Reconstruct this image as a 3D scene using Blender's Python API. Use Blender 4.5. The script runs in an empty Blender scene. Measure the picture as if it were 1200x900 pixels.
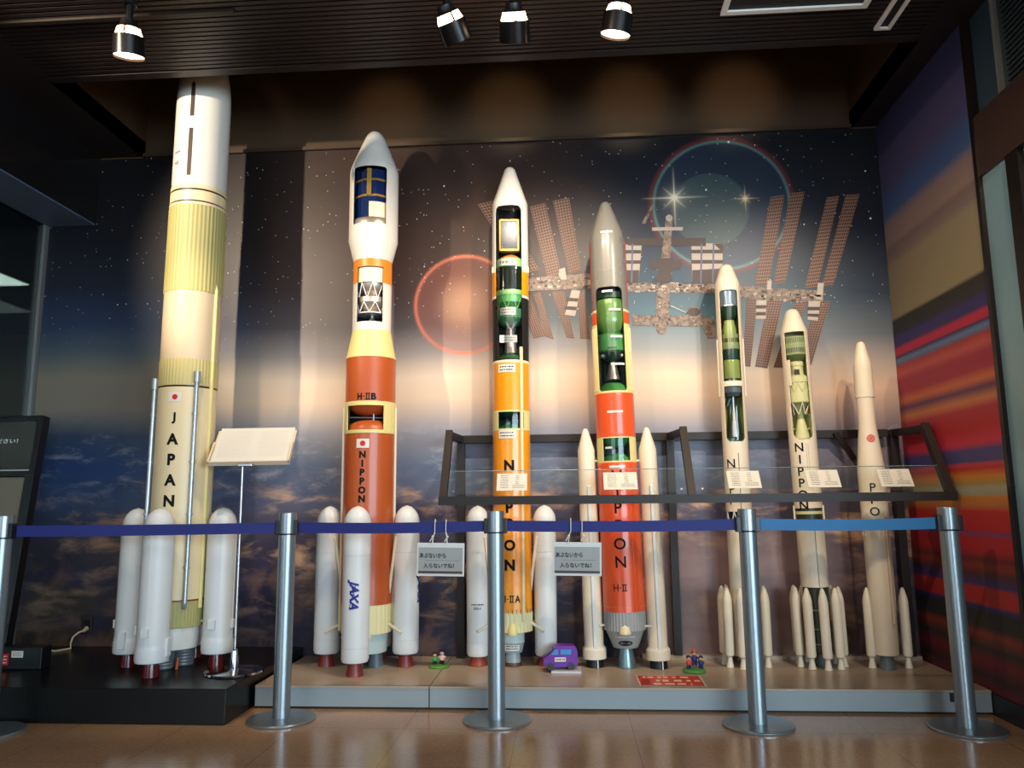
import bpy, bmesh, math, random
from mathutils import Vector, Matrix
random.seed(7)
sc = bpy.context.scene
COL = sc.collection
R = math.radians
PI = math.pi
sin, cos = math.sin, math.cos

# ------------------------------------------------------------------ camera (measured from the photograph)
FPX, YAW, PITCH, ROLL, HC = 911.2, R(4.0053), R(8.6701), R(-.53823), 1.015
fw = Vector((-sin(YAW)*cos(PITCH), cos(YAW)*cos(PITCH), sin(PITCH)))
rt0 = Vector((cos(YAW), sin(YAW), 0)); up0 = rt0.cross(fw)
rt = rt0*cos(ROLL)+up0*sin(ROLL); upv = -rt0*sin(ROLL)+up0*cos(ROLL)
cam = bpy.data.objects.new('camera', bpy.data.cameras.new('camera'))
COL.objects.link(cam)
cam.data.sensor_fit = 'HORIZONTAL'; cam.data.sensor_width = 36; cam.data.lens = FPX*36/1200
cam.data.clip_start = .02
M = Matrix((rt, upv, -fw)).transposed().to_4x4(); M.translation = Vector((0, 0, HC))
cam.matrix_world = M
sc.camera = cam
def wallpt(px, py, Y):
    """picture measurement -> (X, Z) on the plane standing at depth Y"""
    d = rt*(px-600)/FPX+upv*(450-py)/FPX+fw
    return d.x*Y/d.y, HC+d.z*Y/d.y

# ------------------------------------------------------------------ materials
def lin(c):
    return tuple((v/255/12.92 if v/255 <= .04045 else ((v/255+.055)/1.055)**2.4) for v in c)+(1,)
MATS = {}
class NT:
    def __init__(s, name):
        s.m = bpy.data.materials.new(name); s.m.use_nodes = True
        s.t = s.m.node_tree; s.b = s.t.nodes['Principled BSDF']; s.out = s.t.nodes['Material Output']
    def n(s, typ, **kw):
        o = s.t.nodes.new(typ)
        for k, v in kw.items():
            if k[0] == '_': s.put(o.inputs[int(k[1:])], v)
            elif k in o.inputs and not hasattr(o, k): s.put(o.inputs[k], v)
            else: setattr(o, k, v)
        return o
    def put(s, sock, v):
        if isinstance(v, bpy.types.NodeSocket): s.t.links.new(v, sock)
        elif isinstance(v, bpy.types.Node): s.t.links.new(v.outputs[0], sock)
        else: sock.default_value = v
    def math(s, op, a, b=0.0, c=None, clamp=False):
        o = s.n('ShaderNodeMath', operation=op, _0=a, _1=b); o.use_clamp = clamp
        if c is not None: s.put(o.inputs[2], c)
        return o.outputs[0]
    def sstep(s, v, a, b):
        o = s.n('ShaderNodeMapRange', interpolation_type='SMOOTHSTEP', _0=v, _1=a, _2=b, _3=0.0, _4=1.0)
        return o.outputs[0]
    def mix(s, f, a, b, mode='MIX'):
        o = s.n('ShaderNodeMix', data_type='RGBA', blend_type=mode)
        s.put(o.inputs[0], f); s.put(o.inputs[6], a); s.put(o.inputs[7], b)
        return o.outputs[2]
    def ramp(s, f, stops, mode='LINEAR'):
        o = s.n('ShaderNodeValToRGB', _0=f); e = o.color_ramp; e.interpolation = mode
        while len(e.elements) < len(stops): e.elements.new(.5)
        for i, (p, c) in enumerate(stops): e.elements[i].position = p; e.elements[i].color = lin(c)
        return o.outputs[0]
    def noise(s, vec, scale, detail=3, rough=.5, dist=0):
        return s.n('ShaderNodeTexNoise', Vector=vec, Scale=scale, Detail=detail, Roughness=rough, Distortion=dist).outputs[0]
    def set(s, **kw):
        for k, v in kw.items(): s.put(s.b.inputs[k.replace('_', ' ')], v)
def mat(name, rgb, rough=.4, metal=0, var=.03, scale=6, spec=.5, coat=0, emit=0, bump=0):
    if name in MATS: return MATS[name]
    t = NT(name); c = lin(rgb)
    co = t.n('ShaderNodeTexCoord').outputs[3]
    nz = t.noise(co, scale, 4)
    dark = tuple(v*(1-var*2) for v in c[:3])+(1,)
    t.set(Base_Color=t.mix(nz, dark, c), Metallic=metal, Specular_IOR_Level=spec, Coat_Weight=coat)
    t.set(Roughness=t.math('MULTIPLY_ADD', nz, .05, rough-.025))
    if emit: t.set(Emission_Color=c, Emission_Strength=emit)
    if bump: t.put(t.b.inputs['Normal'], t.n('ShaderNodeBump', Strength=bump, Distance=.002, Height=t.noise(co, 220, 2)).outputs[0])
    MATS[name] = t.m
    return t.m
WHITE = mat('white_paint', (222, 217, 208), .3, coat=.3)
WHITE2 = mat('booster_white', (218, 219, 218), .42)
BONE = mat('bone_paint', (226, 212, 188), .45)
CREAM = mat('cream_paint', (228, 208, 166), .4)
YELLOW = mat('pale_yellow_foam', (222, 208, 138), .5)
RIBGREEN = mat('ribbed_yellow_green', (176, 168, 108), .5)
ORANGE_A = mat('bright_orange_paint', (240, 148, 10), .28, coat=.3)
ORANGE_B = mat('burnt_orange_foam', (178, 82, 34), .38, coat=.15)
ORANGE_U = mat('upper_orange_paint', (236, 132, 40), .4)
ORANGE_2 = mat('red_orange_paint', (222, 82, 36), .3, coat=.3)
FAIRGREY = mat('grey_fairing', (124, 122, 116), .28, coat=.3)
SKIRTGREY = mat('grey_skirt', (150, 152, 150), .5)
ENGGREY = mat('engine_grey', (150, 160, 160), .4)
SLATE = mat('slate_grey', (96, 108, 112), .45)
REDNOZ = mat('maroon_nozzle', (128, 44, 36), .4)
DKRED = mat('dark_red_gloss', (92, 18, 18), .2)
BLACK = mat('black_paint', (16, 15, 16), .4)
MATTEBLK = mat('matte_black', (12, 12, 13), .6)
VOID = mat('dark_interior', (20, 26, 22), .6)
DKGREEN = mat('dark_green', (24, 58, 42), .3, coat=.3)
GREEN = mat('tank_green', (92, 168, 88), .3, coat=.3)
GREEN2 = mat('mid_green', (58, 140, 78), .35, coat=.2)
PALEGREEN = mat('pale_green', (150, 205, 130), .4)
OLIVE = mat('olive_tank', (144, 158, 86), .35, coat=.2)
KHAKI = mat('khaki_green', (198, 196, 142), .5)
CELADON = mat('celadon', (142, 154, 106), .5)
GOLD = mat('gold_foil', (196, 152, 66), .35, .6, .25, 60)
BLUEPANEL = mat('solar_cell_blue', (18, 40, 92), .22, .2, .1, 20, coat=.5)
SILVER = mat('brushed_silver', (190, 190, 190), .3, .9)
STEEL = mat('satin_steel', (150, 160, 165), .32, .75, .04)
CHROME = mat('chrome', (200, 200, 205), .08, 1, 0)
COPPER = mat('warm_silver', (205, 190, 178), .32, .8)
INK = mat('black_lettering', (7, 7, 8), .6, spec=.2)
INKBLUE = mat('blue_lettering', (26, 30, 132), .5)
REDINK = mat('red_ink', (205, 22, 30), .5)
PAPER = mat('white_paper', (222, 217, 206), .6)
CARD = mat('card_stock', (206, 199, 184), .6)
CARDINK = mat('card_print', (66, 58, 54), .6)
GREYPRINT = mat('faint_print', (120, 112, 104), .6)
BELTBLUE = mat('navy_belt', (10, 24, 112), .6, var=.1, scale=60)
BELTCYAN = mat('bright_blue_belt', (22, 110, 168), .55, var=.08, scale=60)
FRAME = mat('bronze_steel_frame', (38, 31, 27), .45, .1, spec=.35)
PLINTH = mat('black_laminate', (11, 11, 12), .3, spec=.3)
PLATTOP = mat('beige_platform_top', (176, 158, 138), .3, var=.06, scale=3)
PLATFR = mat('grey_platform_front', (150, 160, 164), .35)
BROWNWALL = mat('brown_cove_paint', (74, 51, 27), .7, var=.1, scale=3)
DARKCEIL = mat('dark_brown_ceiling', (34, 24, 22), .5)
ALU = mat('aluminium', (150, 150, 148), .4, .6)
def glass_mat(name, tint=(1, 1, 1, 1), gl=.06, rough=.02, fr=.9):
    t = NT(name)
    a = t.n('ShaderNodeBsdfTransparent'); a.inputs[0].default_value = tint
    g = t.n('ShaderNodeBsdfGlossy'); g.inputs['Roughness'].default_value = rough
    f = t.n('ShaderNodeFresnel', IOR=1.45).outputs[0]
    mx = t.n('ShaderNodeMixShader', _0=t.math('MULTIPLY_ADD', f, fr, gl, clamp=True), _1=a.outputs[0], _2=g.outputs[0])
    t.put(t.out.inputs[0], mx.outputs[0]); MATS[name] = t.m
    return t.m
ACRYLIC = glass_mat('clear_acrylic', (.97, .98, .97, 1), .015, .04)
t = NT('clear_glass'); a_ = t.n('ShaderNodeBsdfTransparent'); a_.inputs[0].default_value = (.96, .98, .97, 1)
d_ = t.n('ShaderNodeBsdfDiffuse'); d_.inputs[0].default_value = (.8, .85, .85, 1)
t.put(t.out.inputs[0], t.n('ShaderNodeMixShader', _0=.012, _1=a_.outputs[0], _2=d_.outputs[0]).outputs[0]); GLASS = t.m
EDGEHILITE = mat('painted_edge_highlight', (150, 158, 152), .3)  # light grey that paints the highlight along the glass edge
DIMGLASS = glass_mat('green_tinted_glass', (.8, .88, .86, 1), .03)

# ------------------------------------------------------------------ mesh builder
def interp(prof, z):
    for (r0, z0), (r1, z1) in zip(prof, prof[1:]):
        lo, hi = min(z0, z1), max(z0, z1)
        if lo-1e-9 <= z <= hi+1e-9: return r0 if hi == lo else r0+(r1-r0)*(z-z0)/(z1-z0)
    return prof[-1][0]
class MB:
    def __init__(s): s.bm = bmesh.new(); s.mi = 0; s.uv = None
    def f(s, vs):
        try: fc = s.bm.faces.new(vs)
        except ValueError: return None
        fc.material_index = s.mi; return fc
    def lathe(s, prof, n=48, a0=0, a1=2*PI, c=(0, 0, 0), rib=0, amp=0, cap=True):
        """prof: (r, z) from bottom to top; full turn or an arc; ribs make a corrugated wall"""
        full = abs(a1-a0-2*PI) < 1e-6
        k = rib*4 if rib else n
        rows = []
        for r, z in prof:
            if r < 1e-6: rows.append([s.bm.verts.new((c[0], c[1], c[2]+z))]); continue
            row = []
            for i in range(k if full else k+1):
                a = a0+(a1-a0)*i/k
                rr = r-(amp if rib and i % 4 < 2 else 0)
                row.append(s.bm.verts.new((c[0]+rr*sin(a), c[1]-rr*cos(a), c[2]+z)))
            rows.append(row)
        for A, B in zip(rows, rows[1:]):
            m = max(len(A), len(B)); q = m if full else m-1
            for i in range(q):
                j = (i+1) % m
                if len(A) == 1 and len(B) == 1: continue
                if len(A) == 1: s.f((A[0], B[i], B[j]))
                elif len(B) == 1: s.f((A[i], A[j], B[0]))
                else: s.f((A[i], A[j], B[j], B[i]))
        if full and cap:
            for row in (rows[0], rows[-1]):
                if len(row) > 2: s.f(row)
        return s
    def shell(s, prof, wins, t=.004, n=64):
        """thin turned shell with openings; wins: (a0, a1, z0, z1, corner radius top, bottom)"""
        prof = sorted(prof, key=lambda p: p[1])
        zs = set(round(p[1], 5) for p in prof); an = set(round(-PI+2*PI*i/n, 5) for i in range(n))
        for a0, a1, z0, z1, ct, cb in wins:
            zs |= {round(z0, 5), round(z1, 5)}; an |= {round(a0, 5), round(a1, 5)}
            rr = interp(prof, (z0+z1)/2)
            for i in range(1, 7):
                for cr, zz, sg in ((ct, z1, -1), (cb, z0, 1)):
                    if cr:
                        zs.add(round(zz+sg*cr*i/6, 5)); an |= {round(a0+cr/rr*i/6, 5), round(a1-cr/rr*i/6, 5)}
        zs = sorted(zs); an = sorted(an); nz, na = len(zs), len(an)
        def hole(a, z):
            for a0, a1, z0, z1, ct, cb in wins:
                if a0 < a < a1 and z0 < z < z1:
                    rr = interp(prof, (z0+z1)/2)
                    d = min(a-a0, a1-a)*rr
                    bad = False
                    for cr, e in ((ct, z1-z), (cb, z-z0)):
                        if cr and d < cr and e < cr and (cr-d)**2+(cr-e)**2 > cr*cr: bad = True
                    if not bad: return True
            return False
        O = [[s.bm.verts.new((interp(prof, z)*sin(a), -interp(prof, z)*cos(a), z)) for a in an] for z in zs]
        I = [[s.bm.verts.new(((interp(prof, z)-t)*sin(a), -(interp(prof, z)-t)*cos(a), z)) for a in an] for z in zs]
        keep = {}
        for i in range(nz-1):
            for j in range(na):
                a2 = an[j+1] if j+1 < na else an[0]+2*PI
                keep[i, j] = not hole((an[j]+a2)/2, (zs[i]+zs[i+1])/2)
        for (i, j), k in keep.items():
            if not k: continue
            q = (j+1) % na
            s.f((O[i][j], O[i][q], O[i+1][q], O[i+1][j])); s.f((I[i][j], I[i+1][j], I[i+1][q], I[i][q]))
            if not keep.get((i-1, j), False): s.f((O[i][j], I[i][j], I[i][q], O[i][q]))
            if not keep.get((i+1, j), False): s.f((O[i+1][j], O[i+1][q], I[i+1][q], I[i+1][j]))
            if not keep.get((i, (j-1) % na), False): s.f((O[i][j], O[i+1][j], I[i+1][j], I[i][j]))
            if not keep.get((i, q), False): s.f((O[i][q], I[i][q], I[i+1][q], O[i+1][q]))
        return s
    def box(s, x0, x1, y0, y1, z0, z1, bev=0):
        v = [s.bm.verts.new((x, y, z)) for x in (x0, x1) for y in (y0, y1) for z in (z0, z1)]
        fs = [s.f([v[i] for i in q]) for q in ((0, 1, 3, 2), (4, 6, 7, 5), (0, 4, 5, 1), (2, 3, 7, 6), (0, 2, 6, 4), (1, 5, 7, 3))]
        if bev:
            ed = list({e for fc in fs for e in fc.edges})
            r = bmesh.ops.bevel(s.bm, geom=ed, offset=bev, segments=2, profile=.5, affect='EDGES')
            for fc in r['faces']: fc.material_index = s.mi
        return s
    def tube(s, p, q, r0, r1=None, n=12, cap=True):
        p, q = Vector(p), Vector(q); r1 = r0 if r1 is None else r1
        d = (q-p).normalized(); a = d.orthogonal().normalized(); b = d.cross(a)
        A = [s.bm.verts.new(p+(a*cos(2*PI*i/n)+b*sin(2*PI*i/n))*r0) for i in range(n)]
        B = [s.bm.verts.new(q+(a*cos(2*PI*i/n)+b*sin(2*PI*i/n))*r1) for i in range(n)]
        for i in range(n): s.f((A[i], A[(i+1) % n], B[(i+1) % n], B[i]))
        if cap: s.f(A[::-1]); s.f(B)
        return s
    def path(s, pts, r, n=10):
        rings = []; pts = [Vector(p) for p in pts]; a = None
        for i, p in enumerate(pts):
            d = (pts[min(i+1, len(pts)-1)]-pts[max(i-1, 0)]).normalized()
            a = d.orthogonal().normalized() if a is None else (a-d*a.dot(d)).normalized()
            b = d.cross(a)
            rings.append([s.bm.verts.new(p+(a*cos(2*PI*k/n)+b*sin(2*PI*k/n))*r) for k in range(n)])
        for A, B in zip(rings, rings[1:]):
            for i in range(n): s.f((A[i], A[(i+1) % n], B[(i+1) % n], B[i]))
        s.f(rings[0][::-1]); s.f(rings[-1])
        return s
    def bar(s, p, q, w, h, side=(1, 0, 0)):
        """square bar from p to q"""
        p, q = Vector(p), Vector(q); d = (q-p).normalized(); a = Vector(side); a = (a-d*a.dot(d)).normalized(); b = d.cross(a)
        v = [s.bm.verts.new(e+a*i*w/2+b*j*h/2) for e in (p, q) for i, j in ((-1, -1), (1, -1), (1, 1), (-1, 1))]
        for i in range(4): s.f((v[i], v[(i+1) % 4], v[4+(i+1) % 4], v[4+i]))
        s.f(v[3::-1]); s.f(v[4:])
        return s
    def ball(s, c, r, sq=(1, 1, 1), u=20, v=12):
        bmesh.ops.create_uvsphere(s.bm, u_segments=u, v_segments=v, radius=r, matrix=Matrix.Translation(c) @ Matrix.Diagonal((*sq, 1)))
        for fc in s.bm.faces:
            if fc.tag is False: pass
        return s
    def poly(s, pts, uv=None):
        vs = [s.bm.verts.new(p) for p in pts]; fc = s.f(vs)
        if uv and fc:
            L = s.bm.loops.layers.uv.verify()
            for l, c in zip(fc.loops, uv): l[L].uv = c
        return s
    def patch(s, u0, u1, z0, z1, r, a0, n=8, eps=.0015):
        """flat sticker bent around a cylinder of radius r at angle a0 (arc lengths u)"""
        rr = r+eps; T = []
        for z in (z0, z1): T.append([s.bm.verts.new((rr*sin(a0+(u0+(u1-u0)*i/n)/r), -rr*cos(a0+(u0+(u1-u0)*i/n)/r), z)) for i in range(n+1)])
        for i in range(n): s.f((T[0][i], T[0][i+1], T[1][i+1], T[1][i]))
        return s
    def build(s, name, mats, parent=None, smooth=40, recalc=True):
        if recalc: bmesh.ops.recalc_face_normals(s.bm, faces=s.bm.faces)
        me = bpy.data.meshes.new(name); s.bm.to_mesh(me); s.bm.free()
        for m in (mats if isinstance(mats, (list, tuple)) else [mats]): me.materials.append(m)
        if smooth:
            me.shade_smooth(); me.set_sharp_from_angle(angle=R(smooth))
        o = bpy.data.objects.new(name, me); COL.objects.link(o)
        if smooth: o.modifiers.new('weighted_normal', 'WEIGHTED_NORMAL').keep_sharp = True
        if parent: o.parent = parent
        return o
def tag(o, label=None, cat=None, group=None, kind=None):
    if label: o['label'] = label
    if cat: o['category'] = cat
    if group: o['group'] = group
    if kind: o['kind'] = kind
    return o
def thing(name, label, cat, loc=(0, 0, 0), rot=(0, 0, 0), group=None):
    o = bpy.data.objects.new(name, None); COL.objects.link(o); o.empty_display_size = .05
    o.location = loc; o.rotation_euler = rot
    return tag(o, label, cat, group)
def struct(name, mb, m, **k): return tag(mb.build(name, m, **k), kind='structure')
def copy_tree(o, parent=None):
    c = o.copy(); COL.objects.link(c); c.parent = parent
    for ch in list(o.children): copy_tree(ch, c)
    return c

# ------------------------------------------------------------------ lettering
TC = {}
def glyphs(txt, bold=0.0):
    if (txt, bold) in TC: return TC[txt, bold]
    cu = bpy.data.curves.new('lettering_curve', 'FONT'); cu.body = txt; cu.resolution_u = 4; cu.offset = bold
    ob = bpy.data.objects.new('lettering_curve', cu); COL.objects.link(ob)
    bpy.context.view_layer.update()
    me = bpy.data.meshes.new_from_object(ob)
    V = [(v.co.x, v.co.y) for v in me.vertices]; F = [tuple(p.vertices) for p in me.polygons]
    bpy.data.objects.remove(ob); bpy.data.curves.remove(cu); bpy.data.meshes.remove(me)
    xs = [v[0] for v in V] or [0]; ys = [v[1] for v in V] or [0]
    x0, x1, y0, y1 = min(xs), max(xs), min(ys), max(ys)
    V = [(x-(x0+x1)/2, y-(y0+y1)/2) for x, y in V]
    TC[txt, bold] = (V, F, x1-x0, y1-y0)
    return TC[txt, bold]
def letters(mb, txt, w, h, place, bold=0.0, rot=0, shear=0, step=None):
    """place(u, v) -> 3D point; text box is scaled to w x h (either may be None)"""
    V, F, W, H = glyphs(txt, bold)
    sx = (w/W) if w else None; sy = (h/H) if h else None
    sx = sx or sy; sy = sy or sx
    b2 = bmesh.new()
    vs = []
    for x, y in V:
        x, y = x*sx+shear*y*sy, y*sy
        if rot == -90: x, y = y, -x
        vs.append(b2.verts.new((x, y, 0)))
    for f in F:
        try: b2.faces.new([vs[i] for i in f])
        except ValueError: pass
    if step:
        u = -.2
        while u < .2:
            bmesh.ops.bisect_plane(b2, geom=b2.verts[:]+b2.edges[:]+b2.faces[:], plane_co=(u, 0, 0), plane_no=(1, 0, 0)); u += step
    b2.verts.index_update(); new = [mb.bm.verts.new(place(v.co.x, v.co.y)) for v in b2.verts]
    for f in b2.faces: mb.f([new[v.index] for v in f.verts])
    b2.free()
    return mb
def on_cyl(r, a0, z0, eps=.0016):
    return lambda u, v: ((r+eps)*sin(a0+u/r), -(r+eps)*cos(a0+u/r), z0+v)
def roman_two(mb, w, h, place, st=.14):
    t = st*h
    for x0, x1, y0, y1 in ((-w/2, w/2, h/2-t, h/2), (-w/2, w/2, -h/2, -h/2+t), (-w*.32, -w*.32+t, -h/2+t, h/2-t), (w*.32-t, w*.32, -h/2+t, h/2-t)):
        k = 4; pts = [(x0+(x1-x0)*i/k, y0) for i in range(k+1)]+[(x1-(x1-x0)*i/k, y1) for i in range(k+1)]
        for i in range(k): mb.poly([place(*pts[i]), place(*pts[i+1]), place(*pts[2*k-i]), place(*pts[2*k+1-i])])
def model_name(parent, r, a, z, h, tail, bold):
    mb = MB(); P = on_cyl(r, a, z)
    letters(mb, 'H', h*.72, h, lambda u, v: P(u-h*1.05, v), bold, step=.006); letters(mb, '-', h*.3, h*.12, lambda u, v: P(u-h*.42, v), bold)
    roman_two(mb, h*.72, h, lambda u, v: P(u+h*.16, v))
    if tail: letters(mb, tail, h*.78, h, lambda u, v: P(u+h*1.02, v), bold, step=.006)
    return mb.build('lettering', INK, parent, smooth=0, recalc=False)
def cyl_text(parent, items, r, m=None, name='lettering'):
    """items: (text, w, h, angle, z, bold)"""
    mb = MB()
    for txt, w, h, a, z, b in items: letters(mb, txt, w, h, on_cyl(r, a, z), b, step=.006)
    return mb.build(name, m or INK, parent, smooth=0, recalc=False)
def flag(parent, r, a, z, w=.068, h=.045):
    fl = MB().patch(-w/2, w/2, z-h/2, z+h/2, r, a).build('flag', PAPER, parent, smooth=60, recalc=False)
    mb = MB(); d = []
    for i in range(24):
        t = 2*PI*i/24; u, v = h*.3*cos(t), h*.3*sin(t)
        d.append(((r+.0026)*sin(a+u/r), -(r+.0026)*cos(a+u/r), z+v))
    mb.poly(d).build('red_disc', REDINK, fl, recalc=False)
    return fl
def text_rows(mb, x0, x1, y0, y1, rows, place, seed=1, h=.45):
    """rows of tiny unreadable print as short strokes"""
    rg = random.Random(seed)
    for i in range(rows):
        yc = y1-(y1-y0)*(i+.5)/rows; hh = (y1-y0)/rows*h/2; x = x0
        while x < x1:
            w = rg.uniform(.4, 1.6)*hh*2.2; x2 = min(x+w, x1)
            mb.poly([place(x, yc-hh), place(x2, yc-hh), place(x2, yc+hh), place(x, yc+hh)])
            x = x2+rg.uniform(.3, 1.0)*hh*1.6
def cyl_label(parent, r, a, z, w, h, rows, seed=1, ink=None):
    lb = MB().patch(-w/2, w/2, z-h/2, z+h/2, r, a, eps=.002).build('label_plate', PAPER, parent, smooth=60, recalc=False)
    if rows:
        mb = MB(); text_rows(mb, -w*.4, w*.4, -h*.38, h*.38, rows, on_cyl(r, a, z, .0028), seed, .4)
        mb.build('print', ink or GREYPRINT, lb, smooth=0, recalc=False)
    return lb

# ================================================================== THE SETTING
YW, XR, ZC = 4.80, 2.00, 3.36
# floor: glossy beige stone tiles
t = NT('stone_tiles'); co = t.n('ShaderNodeTexCoord').outputs[3]
sp = t.n('ShaderNodeSeparateXYZ', _0=co)
def joint(v, off):
    fr = t.math('FRACT', t.math('DIVIDE', t.math('SUBTRACT', v, off), .5175))
    return t.math('LESS_THAN', t.math('ABSOLUTE', t.math('SUBTRACT', fr, .5)), .4975)
tile = t.math('MULTIPLY', joint(sp.outputs[0], -.766), joint(sp.outputs[1], 3.70))
n1 = t.noise(co, 2.2, 4, .6); n2 = t.noise(co, 60, 4, .7)
base = t.ramp(t.math('ADD', t.math('MULTIPLY', n1, .45), t.math('MULTIPLY', n2, .55)), [(.25, (150, 110, 78)), (.5, (186, 144, 106)), (.75, (208, 170, 132))])
t.set(Base_Color=t.mix(tile, (.16, .10, .07, 1), base), Roughness=t.math('MULTIPLY_ADD', n1, .14, .10), Specular_IOR_Level=.6)
t.put(t.b.inputs['Normal'], t.n('ShaderNodeBump', Strength=.06, Distance=.002, Height=n2).outputs[0])
FLOOR = t.m
struct('floor', MB().box(-9, 6, -6, 9, -.1, 0), FLOOR, smooth=0)
# ceiling of narrow dark slats, with an open recess in front of the back wall
mb = MB()
mb.box(-9, -2.82, -6, YW, ZC, ZC+.1); mb.box(1.84, 6, -6, YW, ZC, ZC+.1); mb.box(-2.82, 1.84, -6, 3.80, ZC+.02, ZC+.12)
mb.box(-2.82, 1.84, 3.80, 3.856, ZC-.004, ZC+.1)
y = 1.6
while y < 3.79:
    mb.box(-2.82, 1.84, y, y+.024, ZC, ZC+.021); y += .036
struct('ceiling', mb, mat('slat_ceiling', (34, 24, 21), .42, var=.1), smooth=0)
mb = MB()
mb.box(-2.90, -2.82, 3.856, YW, ZC+.1, 4.7); mb.box(1.84, 1.92, 3.856, YW, ZC+.1, 4.7)
mb.box(-2.90, 1.92, 3.776, 3.856, ZC+.12, 4.7); mb.box(-2.90, 1.92, 3.776, YW, 4.7, 4.78)
mb.box(-2.84, -2.82, 3.856, YW, ZC, ZC+.1); mb.box(1.84, 1.86, 3.856, YW, ZC, ZC+.1)
struct('ceiling_recess', mb, BROWNWALL, smooth=0)
struct('wall_back', MB().box(-3.46, 2.2, YW, YW+.12, 0, 4.8), BROWNWALL, smooth=0)
struct('wall_right', MB().box(XR+.003, XR+.15, 3.72, YW, 0, ZC), DARKCEIL, smooth=0)
struct('trim_1', MB().box(-2.82, 1.84, YW-.03, YW, ZC-.012, ZC+.012), mat('mural_rail', (70, 56, 44), .4, .3), smooth=0)
struct('baseboard_right', MB().box(XR-.012, XR+.003, 3.0, YW, 0, .10), mat('dark_skirting', (26, 28, 34), .4), smooth=0)
# left: deep glossy beam over a glazed opening into a neighbouring room
struct('trim_2', MB().box(-3.46, -3.13, 0, YW, 2.89, ZC), mat('dark_glossy_beam', (22, 20, 22), .16, coat=.5), smooth=0)
struct('ceiling_soffit', MB().box(-3.46, -3.135, 0, YW-.01, 2.882, 2.89), mat('blue_grey_soffit', (88, 102, 126), .5), smooth=0)
fr = MB().box(-3.50, -3.455, 4.762, YW-.002, 0, 2.89).build('window_1', ALU, smooth=0); tag(fr, kind='structure')
mb = MB().box(-3.482, -3.476, .3, 4.762, 0, 2.89)
tag(mb.build('pane', DIMGLASS, fr, smooth=0), 'large clear pane into the next room')
mb = MB(); mb.box(-9, -3.5, 8.0, 8.1, 0, 2.89); mb.box(-9.1, -9, 0, 8.1, 0, 2.89); mb.box(-3.46, -3.40, YW+.12, 8.0, 0, 2.89)
struct('wall_left', mb, mat('neighbour_wall', (74, 84, 74), .7), smooth=0)
struct('ceiling_side', MB().box(-9, -3.46, .3, 8, 2.89, 2.95), mat('neighbour_ceiling', (70, 84, 100), .6), smooth=0)
lp = thing('ceiling_light', 'bright square fluorescent panel in the ceiling of the room behind the glass', 'ceiling light', (-5.2, 5.87, 2.89))
MB().box(-.72, .72, -.2, .2, -.02, 0).build('frame', ALU, lp, smooth=0)
MB().box(-.70, .70, -.18, .18, -.026, -.018).build('diffuser', mat('fluorescent_panel', (235, 250, 240), .5, emit=6), lp, smooth=0)
tg = thing('partition_panel', 'pale grey partition panel standing in the room behind the glass', 'partition', (-5.1, 5.6, 0), (0, 0, R(14)))
MB().box(-.9, .45, -.03, .03, .05, 1.74).build('board', mat('partition_grey', (150, 156, 148), .6), tg, smooth=0)
for x in (-.8, .38): MB().box(x-.03, x+.03, -.15, .15, 0, .05).build('foot', ALU, tg, smooth=0)
tg = thing('floor_lamp', 'slim pole lamp with a small lit head in the room behind the glass', 'lamp', (-5.15, 6.6, 0))
MB().lathe([(.14, 0), (.14, .02), (.02, .03)], 24).build('base', ALU, tg)
MB().tube((0, 0, .03), (0, 0, 2.3), .016).build('pole', ALU, tg)
MB().lathe([(.0, 2.14), (.05, 2.14), (.035, 2.2), (0, 2.21)], 20, c=(-.14, 0, 0)).build('lamp_shade', mat('small_lamp_head', (220, 215, 190), .5, emit=.6), tg)
MB().tube((0, 0, 2.19), (-.14, 0, 2.19), .01).build('arm', ALU, tg)

# right: metal lift-lobby side of the room: jambs, lintel and steel door leaves
struct('trim_3', MB().box(XR-.008, XR+.14, 3.69, 3.72, 0, ZC), mat('dark_bronze_jamb', (36, 28, 26), .3, .5), smooth=0)
struct('trim_4', MB().box(XR-.002, XR+.30, 1.6, 3.69, 2.54, 2.84), mat('brown_lintel', (52, 36, 32), .4), smooth=0)
STEELDOOR = mat('blue_grey_steel', (140, 178, 194), .36, .3, .18, 2)
d = MB().box(XR+.012, XR+.05, 3.475, 3.69, 0, 2.54).build('door_1', STEELDOOR, smooth=0); tag(d, kind='structure')
d = MB().box(XR+.03, XR+.07, 2.2, 3.38, 0, 2.54).build('door_2', STEELDOOR, smooth=0); tag(d, kind='structure')
struct('trim_5', MB().box(XR+.0, XR+.14, 3.38, 3.475, 0, 2.54), mat('dark_bronze_jamb', (36, 28, 26)), smooth=0)
w2 = MB().box(XR+.03, XR+.06, 3.505, 3.69, 2.84, ZC).build('window_2', mat('dark_blue_panel', (50, 68, 84), .25, .2), smooth=0); tag(w2, kind='structure')
struct('trim_6', MB().box(XR+.022, XR+.06, 3.495, 3.505, 2.84, ZC), ALU, smooth=0)
mb = MB(); mb.box(XR+.05, XR+.12, 2.2, 3.495, 2.84, ZC); z = 2.86
while z < 3.34:
    mb.box(XR+.03, XR+.05, 2.2, 3.44, z, z+.012); z += .026
struct('trim_7', mb, mat('louvre_grey', (58, 72, 80), .4, .4), smooth=0)

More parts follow.
